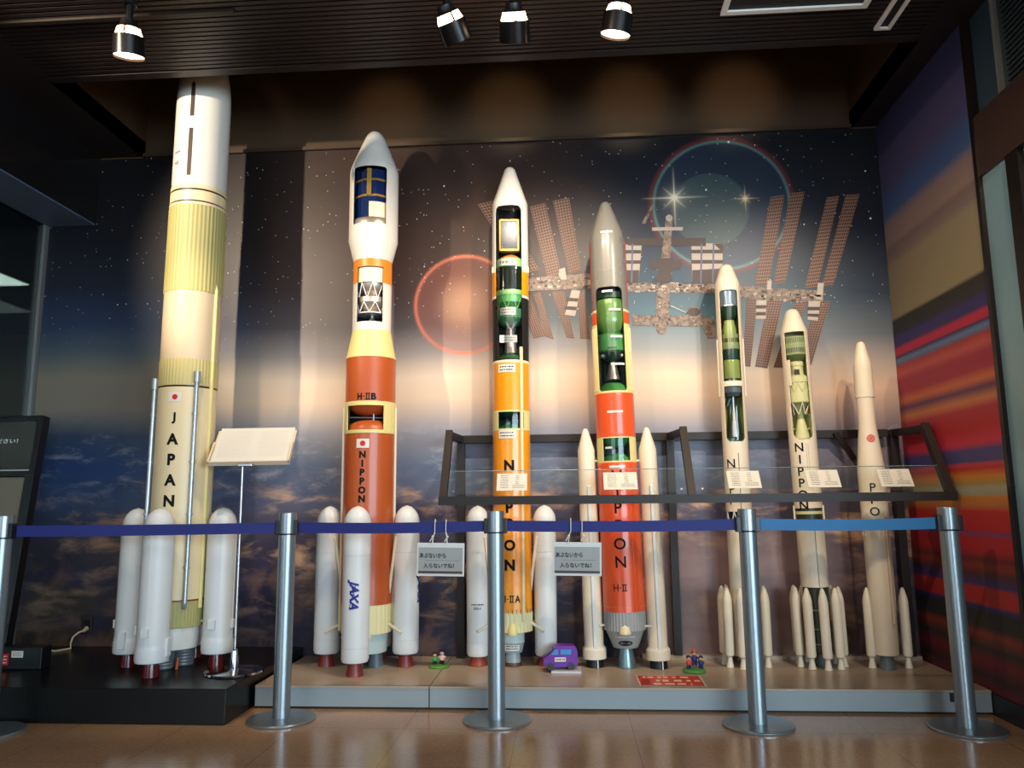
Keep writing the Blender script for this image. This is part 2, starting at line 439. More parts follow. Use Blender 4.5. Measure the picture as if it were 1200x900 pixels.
# ------------------------------------------------------------------ the space mural (one printed panel)
t = NT('space_mural_print')
co = t.n('ShaderNodeTexCoord').outputs[3]; sp = t.n('ShaderNodeSeparateXYZ', _0=co); X, Z = sp.outputs[0], sp.outputs[2]
flat = t.n('ShaderNodeMapping', Vector=co, Scale=(1, 0, 2.6)).outputs[0]
flat1 = t.n('ShaderNodeMapping', Vector=co, Scale=(1, 0, 1)).outputs[0]
cl = t.noise(flat, 2.6, 8, .62, .35); cl2 = t.noise(flat, 1.1, 6, .55, .2); big = t.noise(flat1, .7, 2)
cl3 = t.noise(flat, 3.4, 7, .6, .6)
zz = t.math('ADD', Z, t.math('MULTIPLY', t.math('SUBTRACT', big, .5), .16))
f = t.math('DIVIDE', zz, 3.4)
mid = t.ramp(f, [(0, (34, 31, 44)), (.12, (40, 37, 54)), (.22, (62, 58, 84)), (.29, (86, 86, 110)), (.36, (92, 106, 134)), (.43, (140, 138, 148)), (.49, (214, 188, 164)), (.53, (218, 196, 172)), (.575, (150, 152, 154)), (.63, (82, 114, 128)), (.70, (40, 70, 94)), (.78, (25, 38, 60)), (.88, (17, 20, 33)), (1, (12, 12, 18))])
warmmid = t.ramp(f, [(0, (34, 31, 44)), (.12, (40, 37, 54)), (.22, (66, 62, 84)), (.29, (92, 90, 110)), (.36, (90, 104, 130)), (.43, (138, 138, 148)), (.49, (210, 186, 164)), (.53, (210, 190, 170)), (.575, (140, 132, 130)), (.63, (74, 70, 74)), (.70, (46, 40, 42)), (.78, (36, 29, 28)), (.88, (28, 22, 20)), (1, (22, 17, 15))])  # upper stops browned: lamp warmth put into the print colour
mid = t.mix(t.sstep(X, -.55, .5), warmmid, mid)
left = t.ramp(f, [(0, (40, 34, 34)), (.14, (58, 50, 46)), (.24, (66, 64, 76)), (.31, (58, 74, 104)), (.37, (46, 68, 112)), (.43, (60, 74, 98)), (.48, (132, 122, 108)), (.54, (134, 124, 108)), (.59, (76, 86, 96)), (.64, (40, 54, 80)), (.72, (24, 30, 46)), (.82, (18, 18, 24)), (1, (14, 13, 15))])
base = t.mix(t.sstep(X, -2.6, -1.7), left, mid)
dusk = t.ramp(f, [(0, (60, 48, 52)), (.3, (92, 82, 96)), (.42, (126, 112, 120)), (.49, (212, 182, 158)), (.54, (170, 158, 150)), (.59, (98, 106, 116)), (.66, (44, 58, 76)), (.78, (22, 28, 42)), (1, (13, 14, 20))])
base = t.mix(t.sstep(X, .9, 1.9), base, dusk)
lamp_tint = t.mix(t.math('MULTIPLY', t.math('MULTIPLY', t.sstep(Z, 1.9, 2.5), t.math('SUBTRACT', 1.0, t.sstep(X, -.3, .5))), t.math('MULTIPLY', t.sstep(X, -2.3, -1.3), .55)), base, lin((66, 44, 36)))  # warm lamp brown painted into the upper left of the print
# cloud banks below the horizon
band = t.math('MULTIPLY', t.sstep(zz, 1.26, .95), t.sstep(zz, .1, .75))
c1 = t.mix(t.math('MULTIPLY', t.math('MULTIPLY', t.sstep(cl, .47, .68), band), t.math('MULTIPLY_ADD', t.sstep(X, -2.4, -1.5), .55, .38)), lamp_tint, lin((232, 184, 142)))
dk = t.math('MULTIPLY', t.math('MULTIPLY', t.sstep(cl2, .52, .36), t.sstep(zz, 1.32, 1.0)), .75)
c2 = t.mix(dk, c1, lin((34, 38, 72)))
wisp = t.math('MULTIPLY', t.math('MULTIPLY', t.sstep(t.noise(flat, 4.5, 7, .65, .5), .5, .72), t.math('MULTIPLY', t.sstep(zz, 1.62, 1.35), t.sstep(zz, .95, 1.2))), .45)
c2 = t.mix(wisp, c2, lin((176, 178, 186)))
low = t.math('MULTIPLY', t.math('MULTIPLY', t.sstep(t.noise(flat1, 3.2, 6, .6, .4), .48, .68), t.sstep(zz, .85, .5)), .6)
c2 = t.mix(low, c2, lin((124, 92, 76)))
mauve = t.math('MULTIPLY', t.math('MULTIPLY', t.sstep(zz, .95, .75), t.math('MULTIPLY', t.sstep(X, .35, .6), t.sstep(X, 1.9, 1.2))), t.math('MULTIPLY_ADD', cl3, .6, .45), clamp=True)
c2 = t.mix(mauve, c2, lin((150, 124, 118)))
# planets as thin bright rings
def ring(cx, cz, r, w, colr, amt, c):
    dx = t.math('SUBTRACT', X, cx); dz = t.math('SUBTRACT', Z, cz)
    d = t.math('SQRT', t.math('ADD', t.math('MULTIPLY', dx, dx), t.math('MULTIPLY', dz, dz)))
    e = t.math('EXPONENT', t.math('MULTIPLY', t.math('POWER', t.math('DIVIDE', t.math('SUBTRACT', d, r), w), 2.0), -1.0))
    return t.mix(t.math('MULTIPLY', e, amt), c, lin(colr)), d
p1 = wallpt(545, 357, YW); p2 = wallpt(845, 240, YW); p3 = wallpt(832, 246, YW)
_, d1 = ring(p1[0], p1[1], .1, 1, (0, 0, 0), 0, c2)
c3 = t.mix(t.math('MULTIPLY', t.sstep(d1, .33, .29), .30), c2, lin((150, 84, 70)))
c3 = t.mix(t.math('MULTIPLY', t.sstep(d1, .24, .02), .40), c3, lin((206, 164, 132)))
c3, _ = ring(p1[0], p1[1], .318, .012, (206, 112, 88), .7, c3)
_, d3 = ring(p3[0], p3[1], .1, 1, (0, 0, 0), 0, c3)
c4 = t.mix(t.math('MULTIPLY', t.sstep(d3, .252, .235), .20), c3, lin((120, 150, 130)))
_, d2 = ring(p2[0], p2[1], .1, 1, (0, 0, 0), 0, c4)
c4 = t.mix(t.math('MULTIPLY', t.sstep(d2, .43, .40), .12), c4, lin((70, 110, 150)))
c4, _ = ring(p2[0], p2[1], .446, .014, (120, 38, 46), .6, c4)
c4, _ = ring(p2[0], p2[1], .424, .010, (120, 170, 165), .45, c4)
# stars, each cell of the star field with its own size
vo = t.n('ShaderNodeTexVoronoi', Vector=flat1, Scale=13.0, Randomness=1.0); vc = t.n('ShaderNodeSeparateXYZ', _0=vo.outputs[1])
rad = t.math('MULTIPLY', t.math('POWER', vc.outputs[0], 4.0), .055)
star = t.math('MULTIPLY', t.math('LESS_THAN', vo.outputs[0], t.math('ADD', rad, .046)), t.math('GREATER_THAN', vc.outputs[1], .3))
vo2 = t.n('ShaderNodeTexVoronoi', Vector=flat1, Scale=31.0, Randomness=1.0); vc2 = t.n('ShaderNodeSeparateXYZ', _0=vo2.outputs[1])
star2 = t.math('MULTIPLY', t.math('LESS_THAN', vo2.outputs[0], .10), t.math('GREATER_THAN', vc2.outputs[1], .6))
stars = t.math('MULTIPLY', t.math('MAXIMUM', star, t.math('MULTIPLY', star2, .6)), t.sstep(Z, 1.95, 2.3))
c5 = t.mix(stars, c4, lin((236, 240, 240)))
# two star flares and a soft glow
def flare(c, px, py, L, k, colr):
    cx, cz = wallpt(px, py, YW)
    dx = t.math('ABSOLUTE', t.math('SUBTRACT', X, cx)); dz = t.math('ABSOLUTE', t.math('SUBTRACT', Z, cz))
    def spike(a, b, L):
        return t.math('MULTIPLY', t.math('MAXIMUM', t.math('SUBTRACT', 1.0, t.math('DIVIDE', a, L)), 0.0), t.math('EXPONENT', t.math('MULTIPLY', b, -k)))
    u = t.math('MULTIPLY', t.math('ADD', dx, dz), .7071); v = t.math('MULTIPLY', t.math('ABSOLUTE', t.math('SUBTRACT', dx, dz)), .7071)
    s = t.math('ADD', t.math('ADD', spike(dx, dz, L), spike(dz, dx, L)), t.math('MULTIPLY', spike(u, v, L*.5), .8))
    dd = t.math('SQRT', t.math('ADD', t.math('MULTIPLY', dx, dx), t.math('MULTIPLY', dz, dz)))
    s = t.math('ADD', s, t.math('EXPONENT', t.math('MULTIPLY', dd, -38.0/L*.2)), clamp=True)
    return t.mix(s, c, lin(colr))
c5 = flare(c5, 790, 232, .22, 260.0, (255, 244, 216)); c5 = flare(c5, 873, 233, .10, 420.0, (240, 214, 180))
c5 = flare(c5, 828, 241, .012, 900.0, (190, 180, 140))
t.set(Base_Color=c5, Roughness=.42, Specular_IOR_Level=.35)
MURAL = t.m
# solar wing cells on the printed station
t = NT('printed_solar_wing'); uv = t.n('ShaderNodeTexCoord').outputs[2]; sp = t.n('ShaderNodeSeparateXYZ', _0=uv)
def cells(v, n, w): return t.math('LESS_THAN', t.math('ABSOLUTE', t.math('SUBTRACT', t.math('FRACT', t.math('MULTIPLY', v, n)), .5)), w)
g = t.math('MULTIPLY', cells(sp.outputs[0], 6.0, .37), cells(sp.outputs[1], 26.0, .36))
t.set(Base_Color=t.mix(g, lin((136, 100, 84)), lin((62, 40, 34))), Roughness=.5); WING = t.m
t = NT('printed_station_hull'); co = t.n('ShaderNodeTexCoord').outputs[3]
t.set(Base_Color=t.ramp(t.noise(co, 34, 6, .75), [(.36, (70, 56, 51)), (.47, (112, 94, 84)), (.6, (146, 128, 115)), (.7, (100, 82, 74))]), Roughness=.5); HULLP = t.m
P_WHITE = mat('printed_pale', (186, 174, 164), .5, var=.12, scale=30); P_DARK = mat('printed_dark_brown', (58, 40, 38), .5, var=.15, scale=30)
P_BLUE = mat('printed_blue_strut', (84, 92, 130), .5)
mb = MB()
mb.poly([(-3.452, YW-.005, .0), (XR, YW-.005, 0), (XR, YW-.005, ZC-.012), (-3.452, YW-.005, ZC-.012)])
def pr(pts, m, d=0, uv=None):
    mb.mi = m
    q = []
    for px, py in pts:
        x, z = wallpt(px, py, YW); q.append((x, YW-.0062-.0006*d, z))
    mb.poly(q, uv)
UVQ = [(0, 1), (1, 1), (1, 0), (0, 0)]
for q in ([(560, 240), (581, 235), (632, 316), (612, 321)], [(621, 243), (639, 238), (658, 323), (642, 327)], [(648, 236), (667, 232), (681, 317), (667, 322)],
          [(606, 347), (620, 345), (640, 394), (625, 397)], [(625, 345), (633, 342), (649, 398), (640, 395)], [(647, 342), (661, 342), (673, 397), (664, 396)], [(677, 347), (685, 340), (692, 398), (680, 397)],
          [(902.6, 231), (919, 229), (900, 335), (884, 336)], [(926, 227), (942.5, 225), (920, 331), (906, 333)], [(968.6, 232), (983, 230), (957.6, 336), (942.5, 338)], [(990.6, 229), (1007, 228), (976, 334), (963, 335)],
          [(875, 351), (887.5, 352), (879, 430), (869, 429)], [(899, 352), (917, 352.5), (899, 432), (884.5, 430)], [(931, 354), (945, 353.5), (920, 431), (906, 431)], [(955, 353.5), (972.7, 353.5), (950.5, 428), (936, 427)]):
    pr(q, 1, 1, UVQ)
# truss, radiators and modules
for q, m, d in (([(606, 327), (700, 320), (700, 338), (606, 342)], 2, 2), ([(730, 331), (842, 334), (842, 344), (730, 342)], 2, 2), ([(840, 333), (905, 338), (966, 341), (964, 354), (905, 353), (840, 346)], 2, 2),
                ([(733, 287), (752, 287), (748, 332), (735, 332)], 3, 1), ([(810, 285), (847, 286), (846, 332), (811, 332)], 3, 1),
                ([(735, 280), (827, 279), (827, 289), (736, 288)], 4, 2), ([(780, 254), (788, 254), (786, 296), (776, 296)], 2, 3), ([(764, 267), (800, 266.5), (800, 270.5), (764, 271)], 3, 4),
                ([(761, 304), (769, 308), (773, 300), (785, 300), (790, 308), (799, 304), (797, 316), (786, 317), (788, 331), (764, 331), (774, 317), (762, 315)], 4, 3), ([(776, 290), (786, 290), (785, 303), (775, 303)], 2, 4),
                ([(769, 340), (785, 340), (783, 380), (778, 390), (771, 390), (768, 380)], 2, 3), ([(741, 369), (824, 371), (824, 383), (741, 382)], 2, 2),
                ([(823, 373), (830, 371), (838, 378), (839, 396), (829, 397), (824, 388)], 2, 3), ([(670, 340), (680, 341), (674, 371), (662, 369)], 3, 3), ([(886, 352), (898, 352), (897, 374), (885, 374)], 3, 3), ([(947, 353), (961, 353), (958, 376), (946, 375)], 3, 3),
                ([(752, 262), (764, 240), (766, 241), (756, 263)], 2, 3), ([(899, 329), (904, 329), (903, 340), (898, 340)], 3, 4), ([(958, 332), (965, 332), (963, 352), (956, 351)], 3, 4), ([(655, 316), (662, 314), (664, 328), (657, 328)], 3, 4)):
    pr(q, m, d)
for y0 in (293.5, 305.5): pr([(733, y0), (751, y0), (751, y0+4), (733, y0+4)], 4, 2); pr([(810, y0-.5), (847, y0-.5), (847, y0+3.8), (810, y0+3.8)], 4, 2)
pr([(733.5, 317), (749, 317), (748, 332), (735, 332)], 4, 2); pr([(811, 317), (846.5, 315), (846, 332), (811, 332)], 4, 2); pr([(836, 286), (847, 286), (847, 296)], 4, 3)
for x in (741, 822, 836): pr([(x-1, 286), (x+1, 286), (x, 332), (x-2, 332)], 5, 3)
for q in ([(664, 349), (678, 350), (677, 354), (663, 353)], [(662, 359), (676, 360), (675, 364), (661, 363)], [(886, 358), (898, 358), (897, 362), (885, 362)], [(886, 366), (897, 366), (897, 370), (885, 370)], [(946, 360), (960, 360), (960, 364), (946, 364)], [(946, 368), (959, 368), (959, 372), (946, 371)]): pr(q, 4, 4)
rg = random.Random(11)
for k in range(150):
    px = rg.uniform(606, 964)
    if 700 < px < 732: continue
    yc = 331 if px < 700 else 336.5 if px < 842 else 338+(px-842)*.075+4
    w_, h_ = rg.uniform(1, 6), rg.uniform(1, 3.2); py = yc+rg.uniform(-6, 5)
    pr([(px, py), (px+w_, py), (px+w_, py+h_), (px, py+h_)], rg.choice((3, 4, 4, 3)), 3+k % 3)
for k in range(40):
    px = rg.uniform(742, 822); py = rg.uniform(370, 381)
    if k > 26: px, py = rg.uniform(769, 783), rg.uniform(342, 384)
    pr([(px, py), (px+rg.uniform(1, 4), py), (px+2, py+rg.uniform(1, 3))], rg.choice((3, 4, 4)), 5)
def disc(px, py, rx, ry, m, d): pr([(px+rx*cos(2*PI*i/20), py-ry*sin(2*PI*i/20)) for i in range(20)], m, d)
disc(813, 368, 9, 9, 2, 4); disc(813, 366, 7.5, 5, 4, 5); disc(775, 386, 6, 6, 2, 4); disc(784, 256, 4, 4, 3, 4); disc(781, 293, 5.5, 6.5, 2, 5); disc(657, 322, 2.5, 3, 3, 5)
pr([(786, 358), (806, 367), (806, 368.5), (786, 359.5)], 3, 4)
mu = mb.build('space_mural', [MURAL, WING, HULLP, P_WHITE, P_DARK, P_BLUE], smooth=0, recalc=False)
tag(mu, 'huge printed mural of a space station and clouds covering the back wall', 'mural')
# ------------------------------------------------------------------ the striped mural on the right wall
t = NT('stripe_mural_print'); co = t.n('ShaderNodeTexCoord').outputs[3]; sp = t.n('ShaderNodeSeparateXYZ', _0=co)
wob = t.noise(t.n('ShaderNodeMapping', Vector=co, Scale=(0, .5, 9)).outputs[0], 3, 4)
Z = t.math('ADD', sp.outputs[2], t.math('MULTIPLY', t.math('SUBTRACT', wob, .5), .008))
up = [(3.36, (34, 38, 80)), (3.16, (38, 40, 84)), (3.14, (62, 58, 100)), (2.92, (64, 62, 108)), (2.84, (50, 76, 128)), (2.74, (56, 84, 134)), (2.68, (128, 108, 112)), (2.56, (140, 118, 112)), (2.53, (118, 100, 102)), (2.46, (128, 112, 106)), (2.42, (146, 132, 108)), (2.10, (150, 138, 106)),
      (2.08, (44, 42, 34)), (2.0, (44, 40, 50)), (1.97, (54, 44, 110)), (1.925, (56, 42, 100)), (1.905, (196, 32, 72)), (1.87, (190, 32, 70)), (1.86, (50, 34, 84)), (1.835, (106, 130, 168)), (1.815, (96, 100, 140)), (1.80, (174, 52, 44)), (1.755, (196, 84, 84)), (1.71, (166, 36, 66)), (1.64, (166, 38, 66)), (1.59, (210, 110, 66)), (1.545, (84, 46, 92)), (1.495, (208, 126, 80)), (1.45, (176, 42, 62)), (1.36, (184, 22, 34))]
upp = [((z-1.36)/2.0, c) for z, c in reversed(up)]
dn = [(1.36, (184, 22, 34)), (1.285, (206, 44, 74)), (1.25, (74, 66, 124)), (1.195, (76, 66, 120)), (1.18, (196, 60, 80)), (1.16, (190, 40, 34)), (1.12, (212, 132, 44)), (1.09, (176, 140, 70)), (1.065, (170, 166, 140)), (1.035, (164, 158, 130)), (1.02, (206, 128, 44)), (.985, (190, 120, 60)), (.95, (190, 36, 36)), (.86, (186, 26, 36)), (.845, (116, 62, 116)), (.825, (180, 26, 40)), (.76, (176, 24, 38)), (.72, (96, 26, 34)), (.69, (140, 44, 34)), (.65, (74, 34, 40)), (.60, (62, 46, 110)), (.58, (178, 38, 34)), (.51, (176, 34, 32)), (.495, (54, 46, 110)), (.47, (32, 34, 38)), (.40, (36, 38, 40)), (.365, (140, 52, 42)), (.30, (40, 44, 44)), (.24, (120, 26, 44)), (.17, (50, 32, 40)), (.10, (116, 26, 46)), (0, (60, 20, 32))]
dnn = [(z/1.36, c) for z, c in reversed(dn)]
c = t.mix(t.math('GREATER_THAN', Z, 1.36), t.ramp(t.math('DIVIDE', Z, 1.36), dnn), t.ramp(t.math('DIVIDE', t.math('SUBTRACT', Z, 1.36), 2.0), upp))
weave = t.noise(co, 160, 2)
t.set(Base_Color=t.mix(t.math('MULTIPLY', weave, .35), c, (.02, .02, .02, 1)), Roughness=.6)
mb = MB().poly([(XR-.002, 3.72, .10), (XR-.002, YW-.004, .10), (XR-.002, YW-.004, ZC), (XR-.002, 3.72, ZC)])
tag(mb.build('stripe_mural', t.m, smooth=0, recalc=False), 'tall printed panel of red, orange, blue and beige stripes on the right wall', 'mural')

# ------------------------------------------------------------------ plinth and platform
PH, H = .163, .113
tag(MB().box(-3.44, -1.617, 3.715, YW-.01, 0, PH, .004).build('black_plinth', PLINTH, smooth=0), 'low black laminate plinth under the tallest rocket model', 'plinth')
def platform(x0, x1, label):
    o = thing('display_platform', label, 'platform', (x0, 4.022, 0))
    w = x1-x0
    MB().box(.001, w-.001, 0, YW-.012-4.022, .012, H-.012).build('front_panel', PLATFR, o, smooth=0)
    MB().box(0, w, -.004, YW-.012-4.022, H-.012, H, .002).build('deck', PLATTOP, o, smooth=0)
    MB().box(.02, w-.02, .02, .7, 0, .013).build('toe_kick', MATTEBLK, o, smooth=0)
    return o
platform(-1.60, -.712, 'shorter left section of the low beige display platform, beside the black plinth')
pl = platform(-.708, 1.985, 'long right section of the low beige display platform, under five rocket models')
struct('trim_8', MB().box(.41, 1.98, 4.732, YW-.012, H, H+.02), PLATTOP, smooth=0)
MB().box(2.50, 2.60, -.007, -.004, .06, .10).build('access_cover', MATTEBLK, pl, smooth=0)

# ================================================================== ROCKET MODELS
def bell(r0, r1, h, z=0, n=28, c=(0, 0, 0), rings=0):
    """nozzle: r0 at the bottom, r1 at the throat"""
    prof = [(r0*.8, z), (r0, z)]
    k = rings or 8
    for i in range(1, k+1):
        u = i/k; r = r1+(r0-r1)*(1-u)**.78
        if rings: prof += [(r+.003, z+h*(u-.5/k)), (r, z+h*u)]
        else: prof.append((r, z+h*u))
    return MB().lathe(prof, n, c=c)
def jaxa(parent, r, a, z, w, flip=1):
    mb = MB(); V = on_cyl(r, a, z, .002)
    letters(mb, 'JAXA', w, w*.40, V, .045, rot=-90, shear=.25, step=.006)
    for (u0, v0), (u1, v1), k in (((-.5, .30), (.55, .02), .012), ((-.36, .12), (.3, .34), .010), ((-.46, .0), (-.2, .46), .010)):
        p, q = Vector((v0-.17, -u0))*w*.8, Vector((v1-.17, -u1))*w*.8; d = (q-p).orthogonal().normalized()*k*w
        pts = [p.lerp(q, i/5) for i in range(6)]
        for e, f in zip(pts, pts[1:]): mb.poly([V(*(e-d)), V(*(f-d)), V(*(f+d)), V(*(e+d))])
    return mb.build('agency_logo', INKBLUE, parent, smooth=0, recalc=False)
def truss(r0, z0, r1, z1, n, rad, a0=0):
    mb = MB()
    for i in range(n):
        a = a0+2*PI*i/n; b = a0+2*PI*(i+.5)/n; c = a0+2*PI*(i+1)/n
        mb.tube((r0*sin(a), -r0*cos(a), z0), (r1*sin(b), -r1*cos(b), z1), rad, n=6)
        mb.tube((r1*sin(b), -r1*cos(b), z1), (r0*sin(c), -r0*cos(c), z0), rad, n=6)
    return mb
def liner(r, z0, z1, m, parent, half=1.1):
    return MB().lathe([(r, z0), (r, z1)], 40, half, 2*PI-half).build('inner_wall', m, parent)
def cover(r, z0, z1, a0, a1, parent):
    return MB().lathe([(r, z0), (r, z1)], 20, a0, a1).build('clear_cover', ACRYLIC, parent)
def band(r, z0, z1, m, parent, name='painted_band', n=64):
    return MB().lathe([(r, z0), (r, z1)], n).build(name, m, parent)

def place(b, root, x, y, rz=0):
    """booster b beside its rocket: x, y and rz in room directions whatever way the rocket is turned"""
    t = -root.rotation_euler.z
    xl = x*cos(t)-y*sin(t)
    b.parent = root; b.location = (xl, x*sin(t)+y*cos(t), xl*sin(root.rotation_euler.y)+.0008); b.rotation_euler = (0, 0, rz+t)
# ------------------------------------------------------------------ 1: tallest white and cream rocket on the black plinth
r1 = thing('rocket_model', 'tallest rocket model, cream body reading JAPAN, on the black plinth', 'rocket model', (-2.137, 4.213, PH+.001), (0, R(.15), .469), 'scale model rockets')
og = [(.152*(1-(i/14)**2.1)**.62 if i < 14 else 0, 3.20+.46*i/14) for i in range(15)]
fa = MB().lathe([(.150, 2.665), (.152, 2.70)]+og, 64).build('nose_fairing', WHITE, r1)
mb = MB(); P = on_cyl(.152, -.42, 0, .0012)
for z0, z1, tip in ((2.716, 3.003, 0), (3.076, 3.275, 1)):
    mb.poly([P(-.012, z0), P(.012, z0), P(.012, z1), P(0, z1+.02*tip), P(-.012, z1)])
mb.build('separation_slot', mat('slot_dark', (52, 34, 22), .6), fa, smooth=0, recalc=False)
cyl_text(fa, [('JAXA', .05, .02, -.98, 2.865, .01)], .152, INKBLUE); cyl_text(fa, [('H3', .028, .022, -1.0, 2.80, .01)], .152)
MB().lathe([(.156, 2.545), (.1565, 2.56), (.151, 2.562), (.151, 2.568), (.155, 2.57), (.155, 2.628), (.150, 2.632), (.150, 2.638), (.155, 2.642), (.154, 2.665), (.15, 2.667)], 64).build('payload_adapter_ring', CREAM, r1)
MB().lathe([(.1512, 2.561), (.1525, 2.563), (.1525, 2.568), (.1512, 2.57)], 64).build('dark_seam', BLACK, r1)
MB().lathe([(.1508, 2.631), (.153, 2.632), (.153, 2.639), (.1508, 2.64)], 64).build('dark_seam', BLACK, r1)
MB().lathe([(.1565, 2.04), (.1595, 2.045), (.1575, 2.53), (.156, 2.545)], rib=44, amp=.0022).build('ribbed_upper_tank', RIBGREEN, r1)
MB().lathe([(.1555, 1.652), (.1555, 2.04)], 64).build('interstage_shell', mat('interstage_cream', (206, 186, 156), .38), r1)
MB().lathe([(.157, 1.505), (.158, 1.51), (.158, 1.645), (.156, 1.655)], rib=52, amp=.002).build('ribbed_ring', mat('ring_yellow', (196, 182, 122), .5), r1)
MB().lathe([(.150, 1.495), (.150, 1.505)], 64).build('dark_seam', BLACK, r1)
co_ = MB().lathe([(.1535, .358), (.1565, .80), (.1565, 1.495)], 64).build('core_stage', CREAM, r1)
flag(r1, .1565, -.42, 1.438, .074, .05)
cyl_text(r1, [(c, None, .062, -.42, z, .045) for c, z in zip('JAPAN', (1.322, 1.208, 1.098, .988, .877))], .1565)
MB().lathe([(.1555, .350), (.1555, .358)], 64).build('red_band', mat('rust_band', (120, 46, 24), .5), r1)
MB().lathe([(.142, .212), (.146, .218), (.153, .350)], rib=56, amp=.002).build('ribbed_base_ring', RIBGREEN, r1)
MB().lathe([(.10, .100), (.124, .100), (.127, .104), (.131, .205), (.131, .213)], 56).build('engine_skirt', WHITE, r1)
# the skirt is a short drum below the ribs; two grey engines hang under it
for x, y in ((-.045, -.045), (.055, .02)):
    bell(.050, .056, .098, .001, c=(x, y, 0), rings=6).build('engine_nozzle', mat('ringed_grey_nozzle', (128, 134, 138), .35, .5), r1)
MB().tube((.02, -.10, 0), (.025, -.095, .06), .008, .005, 8).build('support_pin', mat('orange_pin', (196, 82, 40), .5), r1)
def feed_pipe(a, zt, zb, r=.0125):
    mb = MB(); q = lambda z, rr: (rr*sin(a), -rr*cos(a), z)
    mb.path([q(zb-.012, .158), q(zb, .168), q(zb+.02, .172), q(zt, .172)], r, 14)
    mb.tube(q(zt-.04, .172), q(zt+.02, .172), .019, n=16); 
    for z in (.52, .80, 1.08, 1.34): mb.tube(q(z, .172), q(z+.012, .172), .0165, n=14)
    return mb.build('feed_pipe', mat('silver_pipe', (172, 178, 182), .3, .6), r1)
feed_pipe(.25, 1.56, .33); feed_pipe(-1.48, 1.53, .33)
mb = MB(); q = lambda z, rr: (rr*sin(.86), -rr*cos(.86), z)
mb.tube(q(.31, .157), q(2.06, .158), .011, n=12); mb.tube(q(2.06, .158), q(2.10, .156), .011, .002, 12)
mb.build('cable_duct', YELLOW, r1)
def h3_booster(x, y, rz):
    b = bpy.data.objects.new('booster', None); COL.objects.link(b); place(b, r1, x, y, rz)
    cone = [(.075*(1-((z-.735)/.105)**2.3)**.6, z) for z in [.735+.105*i/11 for i in range(11)]]+[(0, .84)]
    mb = MB().lathe([(.07, .07), (.080, .074), (.083, .09), (.083, .135), (.080, .14), (.080, .155), (.078, .16), (.078, .715), (.080, .72), (.080, .73), (.076, .735)]+cone, 44)
    mb.box(-.004, .004, -.0805, -.076, .09, .70)
    mb.box(-.02, .02, -.09, -.076, .20, .245, .003); mb.box(.066, .09, -.02, .02, .10, .19, .004); mb.box(-.09, -.066, -.02, .02, .20, .25, .004)
    mb.build('booster_body', WHITE2, b)
    bell(.044, .036, .075, 0).build('booster_nozzle', DKRED, b)
    MB().tube((0, .07, .235), (0, .115, .235), .008, n=8).build('attachment_strut', BONE, b)
    return b
h3_booster(.02, -.258, 0); h3_booster(-.238, -.015, -PI/2); h3_booster(.242, .0, PI/2); h3_booster(0, .258, PI)

# ------------------------------------------------------------------ 2: white and burnt-orange rocket with four boosters
r2 = thing('rocket_model', 'rocket model with burnt orange body marked H-IIB and a flag, second from the left', 'rocket model', (-1.155, 4.492, H), (0, 0, .251), 'scale model rockets')
A0, A1 = R(-56), R(30)
mb = MB().shell([(.1155, 2.345), (.148, 2.475), (.148, 2.91), (.145, 2.93), (.1335, 2.965), (.080, 3.100), (.060, 3.148)], [(A0, A1, 2.555, 2.911, .015, 0)], .004)
mb.lathe([(.060, 3.148), (.048, 3.170), (.03, 3.187), (.012, 3.195), (0, 3.197)], 48)
f2 = mb.build('nose_fairing', WHITE, r2)
for a in (A0-.01, A1+.01):
    MB().path([(.1485*sin(a), -.1485*cos(a), 2.945), (.152*sin(a), -.152*cos(a), 2.925), (.149*sin(a), -.149*cos(a), 2.89)], .004, 8).build('hinge_clip', WHITE2, f2)
liner(.140, 2.47, 2.925, VOID, r2, .95)
MB().lathe([(0, 2.925), (.139, 2.925)], 40).build('inner_wall', VOID, r2)
s2 = MB().lathe([(.118, 2.60), (.118, 2.905), (0, 2.905)], 10, a0=.1, a1=.1+2*PI).build('satellite_body', BLUEPANEL, r2, smooth=15)
mb = MB()
for z in (2.732, 2.832): mb.lathe([(.1185, z), (.1215, z), (.1215, z+.013), (.1185, z+.013)], 10, .1, .1+2*PI)
mb.box(-.045, -.018, -.121, -.10, 2.735, 2.905)
mb.build('gold_frame', GOLD, s2, smooth=0)
mb = MB().lathe([(.124, 2.60), (.124, 2.695)], 24, R(-14), R(66)); mb.build('foil_panel', mat('cream_foil', (244, 226, 190), .4, .1, .12, 50), s2)
MB().lathe([(.0, 2.562), (.134, 2.562), (.134, 2.588), (.125, 2.60), (0, 2.60)], 48).build('payload_adapter', COPPER, r2)
# upper stage
W2 = (R(-52), R(33), 1.962, 2.297, 0, 0)
mb = MB(); mb.shell([(.115, 1.912), (.115, 2.20)], [(R(-52), R(33), 1.962, 2.2001, 0, 0)], .004); up = mb.build('upper_stage', WHITE, r2)
MB().shell([(.1152, 2.20), (.1152, 2.345)], [(R(-52), R(33), 2.1999, 2.297, 0, 0)], .004).build('orange_tank_band', ORANGE_U, up)
liner(.108, 1.93, 2.34, VOID, r2, .9)
MB().lathe([(.103, 2.205), (.103, 2.295)], 48).build('hydrogen_tank_skirt', BONE, r2)
MB().lathe([(.0, 2.125), (.03, 2.128), (.06, 2.145), (.083, 2.175), (.09, 2.205)], 40).build('tank_dome', COPPER, r2)
MB().lathe([(.0, 2.038), (.05, 2.04), (.075, 2.058), (.090, 2.085), (.093, 2.090), (.093, 2.118), (.085, 2.122), (.05, 2.142), (0, 2.15)], 40).build('oxygen_tank', COPPER, r2)
truss(.096, 2.205, .09, 2.11, 9, .0028).build('tank_truss', WHITE2, r2); truss(.09, 2.088, .088, 2.025, 8, .0028, .2).build('engine_truss', WHITE2, r2)
